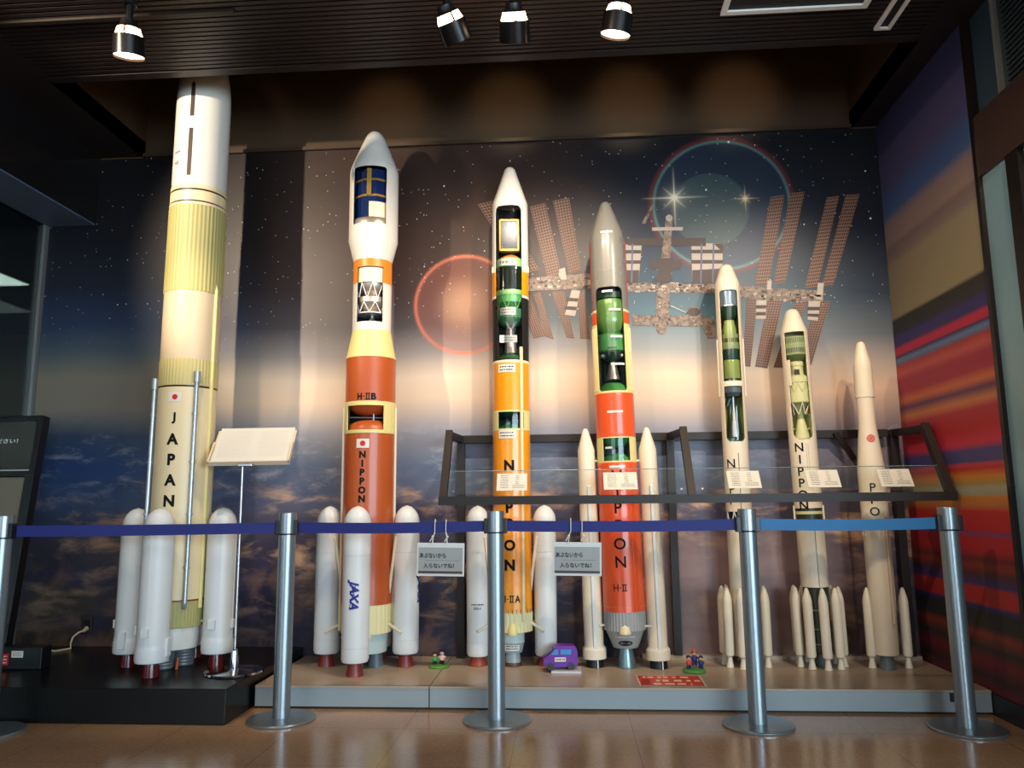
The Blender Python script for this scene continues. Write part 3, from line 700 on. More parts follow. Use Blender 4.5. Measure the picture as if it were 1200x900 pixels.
mb = MB().lathe([(.084, 2.02), (.09, 2.02), (.09, 2.027), (.084, 2.027)], 40); mb.build('thrust_ring', WHITE2, r2)
bell(.034, .012, .055, 1.948).build('engine_nozzle', COPPER, r2)
MB().tube((0, 0, 2.0), (0, 0, 2.04), .013).build('turbopump', COPPER, r2)
MB().lathe([(.0, 1.918), (.07, 1.932), (.108, 1.94)], 40).build('inner_deck', VOID, r2)
MB().lathe([(.148, 1.748), (.148, 1.757), (.143, 1.765), (.1165, 1.905), (.1155, 1.915)], 64).build('interstage_cone', YELLOW, r2)
MB().lathe([(.146, 1.487), (.146, 1.748)], 64).build('upper_fuel_tank', ORANGE_B, r2)
model_name(r2, .146, -.15, 1.513, .039, 'B', .045)
it = MB().shell([(.149, 1.302), (.150, 1.306), (.150, 1.482), (.149, 1.487)], [(R(-60), R(31), 1.322, 1.462, 0, 0)], .005).build('intertank_band', YELLOW, r2)
mb = MB()
for i in range(20):
    a = R(38)+i*R(12)
    mb.tube((.1505*sin(a), -.1505*cos(a), 1.31), (.1505*sin(a), -.1505*cos(a), 1.478), .0016, n=5)
mb.build('stringers', YELLOW, it)
liner(.142, 1.305, 1.485, VOID, r2, .95)
MB().lathe([(.0, 1.408), (.05, 1.412), (.09, 1.424), (.12, 1.445), (.135, 1.47), (.138, 1.487)], 48).build('tank_dome', ORANGE_B, r2)
MB().lathe([(.139, 1.315), (.136, 1.34), (.12, 1.362), (.09, 1.378), (.05, 1.388), (0, 1.391)], 48).build('tank_dome', ORANGE_B, r2)
mb = MB().tube((-.13, -.06, 1.398), (.13, -.06, 1.398), .004, n=8); mb.tube((.02, -.062, 1.375), (.02, -.062, 1.43), .007, n=10); mb.build('cross_pipe', STEEL, r2)
MB().lathe([(.142, .345), (.145, .85), (.146, 1.302)], 64).build('core_stage', ORANGE_B, r2)
flag(r2, .146, -.27, 1.243, .074, .052)
cyl_text(r2, [(c, None, .040, -.27, z, .05) for c, z in zip('NIPPON', (1.180, 1.130, 1.080, 1.030, .980, .931))], .1455)
mb = MB()
for a in (R(-86), R(80)): mb.tube((.149*sin(a), -.149*cos(a), .20), (.150*sin(a), -.150*cos(a), 1.46), .0085, n=10)
mb.build('cable_duct', BONE, r2)
MB().lathe([(.1425, .19), (.1425, .345)], rib=30, amp=.003).build('ribbed_base_ring', mat('pale_ribs', (226, 216, 164), .5), r2)
MB().lathe([(.09, .08), (.117, .083), (.122, .19)], 56).build('engine_skirt', mat('pale_aqua_grey', (184, 200, 196), .4), r2)
for x in (-.055, .055): bell(.044, .03, .085, 0, c=(x, 0, 0)).build('engine_nozzle', SLATE, r2)
def srb(root, x, y, rz, hgt, r, noz, nozm, noz_r, logo=None, zn=.07, struts=True, taper=1.0):
    b = bpy.data.objects.new('booster', None); COL.objects.link(b); place(b, root, x, y, rz)
    zs = hgt-r*1.28
    cone = [(r*.99*(1-((i)/10)**1.9)**.6, zs+(hgt-zs)*i/10) for i in range(10)]+[(0, hgt)]
    bd = MB().lathe([(r*.8*taper, zn), (r*.93*taper, zn+.002), (r*taper, zn+.018), (r*taper, zn+.074), (r*.97*taper, zn+.0745), (r*.97*taper, zn+.077), (r*taper, zn+.0775), (r, hgt*.70), (r*.97, hgt*.70+.0005), (r*.97, hgt*.70+.003), (r, hgt*.70+.0035), (r, zs-.004)]+cone, 44).build('booster_body', WHITE2, b)
    bell(noz_r, noz_r*.62, zn+.004, 0).build('booster_nozzle', nozm, b)
    if logo: jaxa(bd, r, logo[0], logo[1], logo[2])
    if struts:
        g = .02
        for sx in (-1, 1):
            MB().tube((sx*r*.75, r*.68, hgt*.80), (sx*r*.35, r+g*2.0, .245), .009, n=8).build('strut', BONE, b)
            MB().tube((sx*r*.35, r+g*2, .245), (sx*r*1.02, r*.1, .19), .009, n=8).build('strut', BONE, b)
    return b
for x, y, rz, lg in ((.004, -.243, 0, (.02, .42, .155)), (-.228, .008, -PI/2, None), (.224, .012, PI/2, (PI/2-.1-PI/2-.02+.0, .42, .155)), (.02, .222, PI, None)):
    srb(r2, x, y, rz, .892, .0735, .075, REDNOZ, .047, lg)

# ------------------------------------------------------------------ 3: bright orange rocket with two boosters
r3 = thing('rocket_model', 'bright orange rocket model marked H-IIA with white nose, behind the left glass strip', 'rocket model', (-.327, 4.535, H+.001), (0, R(.15), .072), 'scale model rockets')
B0, B1 = R(-55), R(39)
prof = [(.1105, 2.272), (.110, 2.52), (.1085, 2.70), (.1, 2.726), (.0378, 2.913)]
mb = MB().shell(prof, [(B0, B1, 2.2719, 2.663, .03, 0)], .004)
mb.lathe([(.0378, 2.913), (.033, 2.928), (.022, 2.94), (.01, 2.946), (0, 2.947)], 48)
mb.build('nose_fairing', WHITE, r3)
b3 = MB().shell([(.1105, 2.255), (.1125, 2.258), (.1125, 2.27), (.1105, 2.272)], [(B0, B1, 2.2549, 2.2721, 0, 0)], .004).build('cream_ring', CREAM, r3)
for a in (B0-.25, B1+.55): MB().tube((.1125*sin(a), -.1125*cos(a), 2.262), (.1125*sin(a), -.1125*cos(a), 2.30), .007, .004, 10).build('fin_block', CREAM, b3)
MB().shell([(.109, 2.112), (.110, 2.255)], [(B0, B1, 2.1119, 2.2551, 0, 0)], .004).build('orange_tank_band', ORANGE_A, r3)
MB().shell([(.110, 2.098), (.110, 2.112)], [(B0, B1, 2.0979, 2.1121, 0, 0)], .004).build('white_ring', WHITE, r3)
MB().shell([(.1065, 1.722), (.108, 2.098)], [(B0, B1, 1.735, 2.0981, 0, .02)], .004).build('black_interstage', MATTEBLK, r3)
liner(.102, 1.72, 2.72, VOID, r3, .95)
sat = MB().box(-.055, .042, -.075, .05, 2.40, 2.57).build('satellite_body', mat('satellite_silver_blue', (58, 72, 98), .2, 0, .25, 40, spec=.12), r3, smooth=0)
mb = MB()
for x0, x1, z0, z1 in ((-.068, -.055, 2.385, 2.585), (.042, .055, 2.385, 2.585), (-.068, .055, 2.57, 2.585), (-.068, .055, 2.385, 2.40)): mb.box(x0, x1, -.08, -.04, z0, z1, .003)
mb.build('gold_frame', GOLD, sat, smooth=0)
MB().lathe([(.075, 2.335), (.07, 2.345), (.045, 2.372), (.02, 2.384), (0, 2.386)], 40).build('orange_dome', mat('orange_adapter', (196, 120, 56), .4), r3)
MB().lathe([(.094, 2.285), (.1, 2.29), (.1, 2.325), (.085, 2.345), (.07, 2.35)], 48).build('green_ring', PALEGREEN, r3)
cyl_label(r3, .101, R(-13), 2.312, .105, .042, 1, 3)
MB().lathe([(.096, 2.145), (.098, 2.15), (.098, 2.285)], 48).build('black_tank', mat('gloss_dark_tank', (26, 32, 24), .12, coat=.6), r3)
MB().lathe([(.098, 2.115), (.102, 2.12), (.102, 2.14), (.098, 2.146)], 48).build('green_ring', PALEGREEN, r3)
MB().lathe([(0, 2.035), (.05, 2.045), (.09, 2.075), (.096, 2.118)], 40).build('hydrogen_tank_dome', GREEN, r3)
truss(.098, 2.115, .086, 2.035, 9, .0018, .1).build('tank_truss', PALEGREEN, r3)
MB().lathe([(.02, 1.935), (.055, 1.945), (.088, 1.975), (.094, 1.985), (.094, 2.03), (.08, 2.04), (0, 2.06)], 48).build('oxygen_tank', mat('oxygen_tank_green', (70, 130, 86), .35), r3)
cyl_label(r3, .0945, R(-11), 2.015, .096, .045, 2, 4)
mb = MB()
for x in (-.05, .05): mb.tube((x, -.078, 1.985), (0, -.03, 1.912), .0014, n=6)
mb.build('engine_truss', WHITE2, r3)
MB().tube((0, 0, 1.86), (0, 0, 1.93), .012).build('turbopump', COPPER, r3)
bell(.042, .026, .10, 1.775).build('engine_nozzle', COPPER, r3)
mb = MB().box(-.065, .037, -.0985, -.0965, 1.825, 1.868); lb = mb.build('label_plate', PAPER, r3, smooth=0)
mb = MB(); text_rows(mb, -.05, .02, 1.832, 1.862, 2, lambda u, v: (u, -.0992, v), 9, .4); mb.build('print', GREYPRINT, lb, smooth=0, recalc=False)
MB().lathe([(.104, 1.735), (.09, 1.748), (.05, 1.765), (0, 1.77)], 40).build('lower_tank_dome', GREEN2, r3)
cover(.1062, 1.74, 2.66, B0, B1, r3)
MB().lathe([(.1085, 1.705), (.1095, 1.71), (.1095, 1.718), (.1065, 1.722)], 64).build('white_ring', CREAM, r3)
MB().lathe([(.1085, 1.427), (.1085, 1.705)], 64).build('upper_fuel_tank', ORANGE_A, r3)
cyl_label(r3, .1085, R(-14), 1.672, .102, .047, 2, 5, INK)
mb = MB().shell([(.1095, 1.312), (.110, 1.316), (.110, 1.424), (.1095, 1.427)], [(R(-44), R(42), 1.322, 1.418, 0, 0)], .004); mb.build('intertank_band', YELLOW, r3)
liner(.104, 1.31, 1.43, DKGREEN, r3, .95)
MB().lathe([(.102, 1.312), (.085, 1.335), (.05, 1.352), (0, 1.357)], 40).build('tank_dome', GREEN2, r3)
MB().lathe([(0, 1.385), (.05, 1.392), (.085, 1.41), (.102, 1.43)], 40).build('tank_dome', DKGREEN, r3)
cover(.1075, 1.32, 1.42, R(-44), R(42), r3)
MB().lathe([(.1115, .296), (.110, .90), (.1092, 1.312)], 64).build('core_stage', ORANGE_A, r3)
cyl_label(r3, .1095, R(-14), 1.288, .102, .047, 2, 6, INK)
mb = MB(); a = R(32)
mb.tube((.113*sin(a), -.113*cos(a), .25), (.112*sin(a), -.112*cos(a), 1.79), .0105, n=12); mb.ball((.112*sin(a), -.112*cos(a), 1.79), .0105); mb.build('cable_duct', CREAM, r3)
cyl_text(r3, [(c, None, .062, -.13, z, .045) for c, z in zip('NIPPON', (1.11, 1.0, .875, .782, .665, .556))], .1105)
model_name(r3, .1112, -.10, .372, .039, 'A', .03)
MB().lathe([(.1125, .19), (.1135, .296)], rib=30, amp=.003).build('ribbed_base_ring', mat('pale_ribs', (226, 216, 164), .5), r3)
mb = MB()
for i in range(30):
    a = 2*PI*i/30; mb.box(.1123*sin(a)-.0012, .1123*sin(a)+.0012, -.1123*cos(a)-.0012, -.1123*cos(a)+.0012, .29, .315)
mb.build('dark_tabs', BLACK, r3, smooth=0)
MB().lathe([(.066, .128), (.066, .192)], 48).build('engine_shroud', mat('pale_aqua_grey', (184, 200, 196), .4), r3)
MB().lathe([(.034, .072), (.053, .073), (.066, .128)], 48).build('engine_block', ENGGREY, r3)
cyl_label(r3, .0615, R(-5), .104, .085, .034, 2, 7, INK)
bell(.048, .036, .078, 0).build('engine_nozzle', ENGGREY, r3); MB().lathe([(.047, .0), (.0495, .0), (.0485, .02), (.046, .02)], 40).build('nozzle_rim', mat('brown_rim', (92, 52, 40), .45), r3)
MB().lathe([(.028, .18), (.03, .195), (.022, .225), (.008, .245), (0, .247)], 24, c=(.0, -.107, 0)).build('vent_cap', YELLOW, r3)
for x, y, rz in ((-.198, .0, -PI/2), (.186, .02, PI/2)):
    b = srb(r3, x, y, rz, .885, .0655, .058, mat('rust_nozzle', (150, 62, 44), .4), .051, None, zn=.05, taper=.94)
    if x < 0:
        bd = b.children[0]; lg = MB(); text_rows(lg, -.035, .035, .325, .345, 1, on_cyl(.0655, 1.66, 0, .002), 3, .3); letters(lg, 'SRB-A', .042, .013, on_cyl(.0655, 1.66, .315, .002)); lg.build('lettering', INK, bd, smooth=0, recalc=False)

# ------------------------------------------------------------------ 4: red-orange rocket with grey fairing and two slim boosters
r4 = thing('rocket_model', 'red orange rocket model marked H-II with grey nose, between two slim white boosters', 'rocket model', (.304, 4.50, H+.001), (0, R(-1.0), -.068), 'scale model rockets')
C0, C1 = R(-48), R(44)
og = [(.1035, 2.006), (.1035, 2.35), (.1015, 2.455), (.092, 2.50), (.036, 2.655)]
mb = MB().shell(og, [(C0, C1, 2.0059, 2.135, .028, 0)], .004); mb.lathe([(.036, 2.655), (.030, 2.672), (.018, 2.684), (0, 2.689)], 48)
f4 = mb.build('nose_fairing', FAIRGREY, r4)
MB().patch(-.035, .035, 2.462, 2.474, .098, 0).build('label_plate', WHITE, f4, recalc=False)
mb = MB()
for a in (R(-80), R(82)): mb.tube((.1035*sin(a), -.1035*cos(a), 2.0), (.1035*sin(a), -.1035*cos(a), 2.43), .004, n=8)
mb.build('red_side_rail', mat('crimson_rail', (140, 40, 48), .4), f4)
MB().shell([(.107, 1.985), (.112, 1.99), (.112, 2.0), (.104, 2.006)], [(C0, C1, 1.984, 2.0061, 0, 0)], .004).build('cream_ring', CREAM, r4)
MB().shell([(.1105, 1.918), (.1105, 1.985)], [(C0, C1, 1.9179, 1.9851, 0, 0)], .004).build('red_orange_band', ORANGE_2, r4)
MB().shell([(.1115, 1.513), (.1112, 1.918)], [(C0, C1, 1.524, 1.9181, 0, .02)], .004).build('cream_interstage', YELLOW, r4)
liner(.0985, 1.51, 2.14, DKGREEN, r4, .9)
mb = MB()
for i in range(10):
    a = R(-88)+i*R(4.2) if i < 9 else R(50); mb.tube((.1118*sin(a), -.1118*cos(a), 1.53), (.1118*sin(a), -.1118*cos(a), 1.90), .0013, n=5)
for i in range(8):
    a = R(50)+i*R(5); mb.tube((.1118*sin(a), -.1118*cos(a), 1.53), (.1118*sin(a), -.1118*cos(a), 1.90), .0013, n=5)
mb.build('stringers', CREAM, r4)
MB().lathe([(.0, 1.86), (.05, 1.87), (.085, 1.90), (.1, 1.94), (.1005, 2.03), (.09, 2.065), (.05, 2.09), (0, 2.095)], 48).build('hydrogen_tank', mat('tank_apple_green', (112, 158, 74), .25, coat=.4), r4)
MB().lathe([(.03, 2.09), (.06, 2.085), (.09, 2.075), (.09, 2.11), (.03, 2.12)], 40).build('payload_adapter', DKGREEN, r4)
MB().lathe([(.06, 1.75), (.088, 1.765), (.088, 1.855), (.07, 1.87)], 48).build('oxygen_tank', GREEN, r4)
MB().lathe([(.0, 1.70), (.03, 1.71), (.06, 1.735), (.075, 1.757)], 40).build('tank_dome', DKGREEN, r4)
MB().patch(-.022, .028, 1.771, 1.781, .088, 0).build('dark_slot', mat('dark_green_ink', (20, 60, 40)), r4, recalc=False)
bell(.042, .012, .115, 1.60).build('engine_nozzle', COPPER, r4); MB().tube((0, 0, 1.70), (0, 0, 1.745), .012).build('turbopump', COPPER, r4)
for x in (-.055, .055): MB().ball((x, -.05, 1.735), .013).build('helium_bottle', COPPER, r4)
MB().lathe([(.104, 1.513), (.098, 1.53), (.08, 1.558), (.05, 1.578), (0, 1.586)], 48).build('lower_tank_dome', GREEN, r4)
for a, z, w in ((-.1, 2.108, .062), (.27, 1.997, .07), (.3, 1.838, .07), (.3, 1.678, .08)): MB().patch(-w/2, w/2, z-.006, z+.006, .1072, a).build('label_plate', PAPER, r4, recalc=False)
cover(.1068, 1.53, 2.13, C0, C1, r4)
mb = MB().lathe([(.1115, 1.263), (.1135, 1.265), (.1135, 1.275), (.112, 1.278), (.112, 1.40), (.1126, 1.402), (.112, 1.404), (.112, 1.50), (.1135, 1.502), (.1135, 1.511), (.111, 1.513)], 64); mb.build('upper_fuel_tank', ORANGE_2, r4)
MB().patch(-.045, .045, 1.398, 1.41, .1125, .02).build('label_plate', PAPER, r4, recalc=False)
MB().shell([(.112, 1.12), (.112, 1.263)], [(R(-42), R(42), 1.128, 1.256, 0, 0)], .004).build('intertank_band', YELLOW, r4)
liner(.106, 1.11, 1.27, DKGREEN, r4, .95)
MB().lathe([(.104, 1.12), (.09, 1.145), (.05, 1.168), (0, 1.175)], 48).build('tank_dome', GREEN, r4)
MB().lathe([(0, 1.205), (.05, 1.212), (.085, 1.235), (.104, 1.265)], 48).build('tank_dome', GREEN2, r4)
MB().patch(-.02, .022, 1.196, 1.208, .108, -.42).build('label_plate', PAPER, r4, recalc=False)
cover(.1095, 1.125, 1.26, R(-42), R(42), r4)
MB().lathe([(.117, .305), (.1155, .85), (.1135, 1.10), (.1145, 1.105), (.1145, 1.116), (.112, 1.12)], 64).build('core_stage', ORANGE_2, r4)
MB().patch(-.045, .045, 1.088, 1.101, .1145, .0).build('label_plate', PAPER, r4, recalc=False)
cyl_text(r4, [(c, None, .062, -.05, z, .016) for c, z in zip('NIPPON', (1.045, .95, .868, .772, .672, .574))], .1155)
model_name(r4, .1165, .02, .436, .038, None, .006)
mb = MB(); a = R(33); mb.tube((.117*sin(a), -.117*cos(a), .31), (.114*sin(a), -.114*cos(a), 1.11), .004, n=8); mb.build('cable_duct', ORANGE_2, r4)
mb = MB()
for i in range(44):
    a = 2*PI*i/44; mb.ball((.1165*sin(a), -.1165*cos(a), .332), .0016, u=6, v=4)
mb.build('rivet_row', CREAM, r4)
MB().lathe([(.117, .204), (.117, .305)], rib=40, amp=.0028).build('ribbed_base_ring', SKIRTGREY, r4)
MB().lathe([(.05, .106), (.068, .108), (.074, .12), (.108, .204)], 56).build('engine_skirt', SKIRTGREY, r4)
mb = MB()
cone4 = lambda u, v: ((.074+(v-.12)*.405+.0016)*sin(u/.085), -(.074+(v-.12)*.405+.0016)*cos(u/.085), v)
for k in range(20):
    e0, e1 = 2*PI*k/20, 2*PI*(k+1)/20
    mb.poly([cone4(0, .139), cone4(.040*cos(e0), .139+.015*sin(e0)), cone4(.040*cos(e1), .139+.015*sin(e1))])
op = mb.build('engine_opening', BLACK, r4, recalc=False)
mb = MB(); text_rows(mb, -.022, .024, .131, .146, 1, lambda u, v: tuple(c*1.02 if n < 2 else c for n, c in enumerate(cone4(u, v))), 12, .35); mb.build('pale_pipe', SLATE, op, smooth=0, recalc=False)
mb = MB(); text_rows(mb, -.05, .05, .168, .180, 1, cone4, 8, .5); mb.build('print', PAPER, r4, smooth=0, recalc=False)
bell(.049, .034, .105, 0, rings=5).build('engine_nozzle', mat('steel_blue_nozzle', (120, 142, 146), .3, .6), r4)
MB().lathe([(.032, .19), (.034, .20), (.028, .225), (.012, .243), (0, .246)], 24, c=(0, -.098, 0)).build('vent_cap', CREAM, r4)
for x, y, rz in ((-.174, .012, -PI/2), (.174, -.012, PI/2)):
    b = bpy.data.objects.new('booster', None); COL.objects.link(b); place(b, r4, x, y, 0)
    mb = MB().lathe([(.05, .042), (.066, .045), (.066, .09), (.064, .10), (.0535, .115), (.0535, .37), (.050, .94), (.049, 1.195), (.018, 1.302), (.012, 1.316), (0, 1.321)], 8 if 0 else 40)
    mb.build('booster_body', BONE, b)
    mb = MB().box(-.004, .016, -.062, -.045, .10, .99, .003); mb.build('cable_duct', WHITE2, b, smooth=0)
    MB().lathe([(.047, .0), (.049, .0), (.046, .045), (.03, .045)], 32).build('booster_nozzle', BLACK, b)
    sx = -1 if x > 0 else 1
    MB().tube((sx*.03, -.045, .225), (sx*.085, -.03, .225), .006, n=8).build('strut', BONE, b); MB().tube((sx*.045, 0, 1.13), (sx*.068, 0, 1.13), .007, n=8).build('strut', CREAM, b)
    MB().box(.012, .018, -.062, -.05, .0, .045).build('fin', WHITE2, b, smooth=0)

# ------------------------------------------------------------------ 5: slim white rocket with long green cutaway
def small_booster(root, x, y, m, hgt=.425):
    b = bpy.data.objects.new('booster', None); COL.objects.link(b); place(b, root, x, y)
    MB().lathe([(.014, .056), (.023, .062), (.0255, .072), (.0255, hgt-.075), (.022, hgt-.05), (.010, hgt-.008), (.004, hgt), (0, hgt+.001)], 24).build('booster_body', m, b)
    MB().lathe([(.018, .0), (.021, .0), (.0135, .04), (.0135, .06)], 20).build('booster_nozzle', m, b)
def lattice(root, r, z0, z1, m, n=9):
    truss(r, z0, r, z1, n, .003).build('lattice_frame', m, root)
    MB().lathe([(r-.012, z0), (r-.012, z1)], 32).build('inner_core', VOID, root)
r5 = thing('rocket_model', 'slim white rocket model with a long straight green cutaway window, third from the right', 'rocket model', (.97, 4.575, H), (0, 0, -.209), 'scale model rockets')
D0, D1 = R(-42), R(52)
mb = MB().shell([(.0715, .055), (.0715, .742)], [], .004); mb.build('first_stage', BONE, r5)
D = .0712
mb = MB().shell([(.0715, .84), (.0712, 2.178), (.036, 2.278)], [(D0, D1, 1.585, 2.125, .018, 0), (D0, D1, 1.235, 1.555, .0, .03)], .004)
mb.lathe([(.036, 2.278), (.028, 2.289), (.014, 2.296), (0, 2.297)], 40); mb.build('upper_body', BONE, r5)
liner(.0665, 1.20, 2.16, OLIVE, r5, .9)
MB().lathe([(.058, 2.04), (.06, 2.045), (.06, 2.14), (0, 2.142)], 40).build('payload_drum', mat('pale_blue_drum', (150, 170, 188), .2, .5, coat=.4), r5)
MB().lathe([(.061, 2.028), (.064, 2.03), (.064, 2.04), (.06, 2.043)], 40).build('silver_ring', SILVER, r5)
MB().lathe([(.0, 1.945), (.025, 1.95), (.05, 1.98), (.06, 2.028)], 32).build('dark_dome', DKGREEN, r5)
bell(.016, .012, .055, 1.945).build('kick_motor_nozzle', SILVER, r5)
MB().lathe([(.042, 1.865), (.042, 1.90), (.032, 1.93), (.032, 1.95), (.02, 1.956)], 36).build('kick_motor', OLIVE, r5)
mb = MB().lathe([(.055, 1.80), (.058, 1.80), (.058, 1.865), (.055, 1.865)], 36)
mb.build('equipment_ring', OLIVE, r5)
mb = MB()
for i in range(14):
    a = R(-60)+i*R(11); mb.lathe([(.0586, 1.815), (.0586, 1.84)], 2, a, a+R(5 if i % 3 else 9))
mb.build('dark_ports', BLACK, r5, smooth=0)
MB().lathe([(.058, 1.775), (.06, 1.78), (.06, 1.80), (.055, 1.803)], 36).build('pale_ring', CELADON, r5)
MB().lathe([(.03, 1.70), (.055, 1.715), (.056, 1.775)], 36).build('dark_tank_end', DKGREEN, r5)
MB().lathe([(.055, 1.60), (.0575, 1.602), (.0575, 1.70), (.05, 1.715), (0, 1.72)], 40).build('second_stage_tank', mat('tank_olive_gloss', (152, 166, 86), .22, coat=.4), r5)
MB().lathe([(.06, 1.585), (.058, 1.60), (.045, 1.633), (.0, 1.645)], 40).build('tank_dome', DKGREEN, r5)
MB().lathe([(.04, 1.50), (.06, 1.52), (.06, 1.555)], 36).build('engine_mount', SLATE, r5)
bell(.031, .010, .16, 1.265, rings=8).build('engine_nozzle', SILVER, r5); MB().tube((0, 0, 1.42), (0, 0, 1.51), .011).build('turbopump', SILVER, r5)
MB().tube((-.035, -.03, 1.44), (-.02, -.03, 1.48), .014, n=12).build('helium_bottle', DKGREEN, r5)
cover(.0685, 1.59, 2.12, D0, D1, r5); cover(.0685, 1.24, 1.55, D0, D1, r5)
mb = MB()
for a, z0, z1 in ((R(-80), 1.50, 1.84), (R(86), 1.50, 1.84)): mb.tube((.072*sin(a), -.072*cos(a), z0), (.072*sin(a), -.072*cos(a), z1), .0065, n=8)
mb.build('side_rail', BONE, r5)
MB().box(.012, .016, -.073, -.068, .845, 1.17).build('body_seam', GREYPRINT, r5, smooth=0)
cyl_text(r5, [(c, None, .05, -.42, z, .008) for c, z in zip('NIPPON', (1.11, 1.036, .966, .905, .86, .80)[:4])], .0715)
lattice(r5, .068, .742, .84, WHITE2, 8)
for i in range(9):
    a = R(20+40*i); small_booster(r5, .118*sin(a), -.118*cos(a), BONE)
bell(.035, .028, .055, .0).build('engine_nozzle', SLATE, r5)

# ------------------------------------------------------------------ 6: white rocket with a rounded olive cutaway
r6 = thing('rocket_model', 'white rocket model with rounded khaki cutaway and reading NIPPON, second from the right', 'rocket model', (1.368, 4.555, H+.001), (0, R(-1.0), -.292), 'scale model rockets')
E0, E1 = R(-48), R(52)
mb = MB().shell([(.0755, .855), (.0755, 1.872), (.039, 1.985)], [(R(-46), R(52), 1.70, 1.862, .01, 0), (R(-26), R(50), 1.55, 1.7001, 0, 0), (R(-40), R(56), 1.24, 1.5501, 0, .05)], .004)
mb.lathe([(.039, 1.985), (.03, 2.0), (.016, 2.008), (0, 2.01)], 40); mb.build('nose_and_upper_body', BONE, r6)
liner(.070, 1.22, 1.88, KHAKI, r6, .9)
MB().lathe([(.064, 1.73), (.066, 1.735), (.066, 1.775), (.068, 1.778), (.068, 1.79), (.066, 1.792), (.066, 1.835), (.06, 1.84), (0, 1.842)], 52).build('ribbed_satellite', CELADON, r6)
mb = MB()
for z0, z1, k in ((1.742, 1.770, 1), (1.800, 1.828, .7)):
    for i in range(15):
        a = R(-66)+i*R(9); mb.lathe([(.0667, z0), (.0667, z1)], 2, a, a+R(5.2*k))
mb.build('dark_slots', mat('slot_green', (58, 66, 44), .5), r6, smooth=0)
MB().lathe([(.025, 1.69), (.045, 1.70), (.066, 1.73)], 40).build('satellite_cone', mat('olive_cone', (92, 108, 66), .4), r6)
MB().lathe([(.034, 1.615), (.036, 1.62), (.036, 1.665), (.039, 1.668), (.039, 1.69), (.03, 1.70)], 32).build('kick_motor', KHAKI, r6)
MB().box(-.014, .014, -.042, -.03, 1.615, 1.645).build('dark_ports', BLACK, r6, smooth=0)
MB().lathe([(.052, 1.565), (.062, 1.57), (.062, 1.602), (.045, 1.612), (.036, 1.618)], 40).build('equipment_ring', KHAKI, r6)
truss(.059, 1.568, .059, 1.515, 9, .003).build('skirt_truss', KHAKI, r6)
MB().lathe([(.055, 1.45), (.06, 1.455), (.06, 1.505), (.057, 1.512), (.057, 1.568)], 40).build('second_stage_tank', KHAKI, r6)
truss(.055, 1.452, .035, 1.385, 6, .003, .3).build('engine_truss', BONE, r6)
MB().lathe([(.018, 1.36), (.02, 1.40), (.035, 1.43), (.05, 1.45)], 32).build('engine_head', CELADON, r6)
bell(.043, .016, .12, 1.245).build('engine_nozzle', KHAKI, r6)
mb = MB()
for s in (-1, 1): mb.path([(s*.045, -.02, 1.385), (s*.055, -.02, 1.36), (s*.05, -.015, 1.31), (s*.035, -.015, 1.30)], .005, 8)
mb.build('feed_pipe', OLIVE, r6)
mb = MB(); 
for a in (R(12), R(20)): mb.box(.0757*sin(a)-.0008, .0757*sin(a)+.0008, -.0757*cos(a)-.001, -.0757*cos(a)+.001, .96, 1.215)
mb.build('body_seam', GREYPRINT, r6, smooth=0)
cyl_text(r6, [(c, None, .05, -.30, z, .018) for c, z in zip('NIPPON', (1.195, 1.127, 1.06, .995, .93, .872))], .0755)
mb = MB().lathe([(.073, .79), (.073, .855)], 40); mb.build('dark_interstage', mat('dark_olive', (40, 46, 36), .4), r6)
MB().lathe([(.0745, .822), (.0745, .838)], 40).build('olive_band', KHAKI, r6)
mb = MB()
for a in (-1.35, 1.4): mb.tube((.078*sin(a), -.078*cos(a), .76), (.078*sin(a), -.078*cos(a), .87), .006, n=8)
mb.build('side_rail', BONE, r6)
MB().lathe([(.0745, .425), (.0745, .79)], 48).build('first_stage', BONE, r6)
MB().box(.022, .025, -.074, -.070, .43, .79).build('body_seam', GREYPRINT, r6, smooth=0)
MB().lathe([(.06, .075), (.066, .08), (.066, .425)], 40).build('dark_first_stage_core', mat('dark_olive', (40, 46, 36)), r6)
mb = MB()
for z in (.12, .2, .3): mb.lathe([(.067, z), (.069, z), (.069, z+.006), (.067, z+.006)], 36)
mb.build('pale_hoop', CELADON, r6)
for i in range(9):
    a = R(40*i); small_booster(r6, .118*sin(a), -.118*cos(a), BONE)
bell(.03, .022, .08, 0).build('engine_nozzle', SLATE, r6)

# ------------------------------------------------------------------ 7: smallest white rocket
r7 = thing('rocket_model', 'smallest rocket model, plain white with a red round emblem, at the far right', 'rocket model', (1.695, 4.49, H+.001), (0, R(-.35), -.361), 'scale model rockets')
MB().lathe([(.0475, 1.467), (.052, 1.469), (.0515, 1.50), (.049, 1.655), (.047, 1.672), (.023, 1.775), (.015, 1.788), (0, 1.794)], 48).build('nose_fairing', BONE, r7)
MB().lathe([(.0715, 1.045), (.0695, 1.09), (.0655, 1.125), (.054, 1.235), (.048, 1.29), (.0455, 1.33), (.0475, 1.467)], 48).build('second_stage', BONE, r7)
PR7 = [(.0655, 1.125), (.054, 1.235), (.048, 1.29)]
def on7(u, v, e=.0012):
    r = interp(PR7, 1.235+v)+e; a = .25+u/.054
    return (r*sin(a), -r*cos(a), 1.235+v)
em = MB(); c0 = em.bm.verts.new(on7(0, 0)); ring_ = [em.bm.verts.new(on7(.022*cos(2*PI*i/32), .022*sin(2*PI*i/32))) for i in range(32)]; mid_ = [em.bm.verts.new(on7(.011*cos(2*PI*i/32), .011*sin(2*PI*i/32))) for i in range(32)]
for i in range(32): em.f((mid_[i], ring_[i], ring_[(i+1) % 32], mid_[(i+1) % 32])); em.f((c0, mid_[i], mid_[(i+1) % 32]))
e7 = em.build('round_emblem', REDINK, r7, smooth=0)
mb = MB()
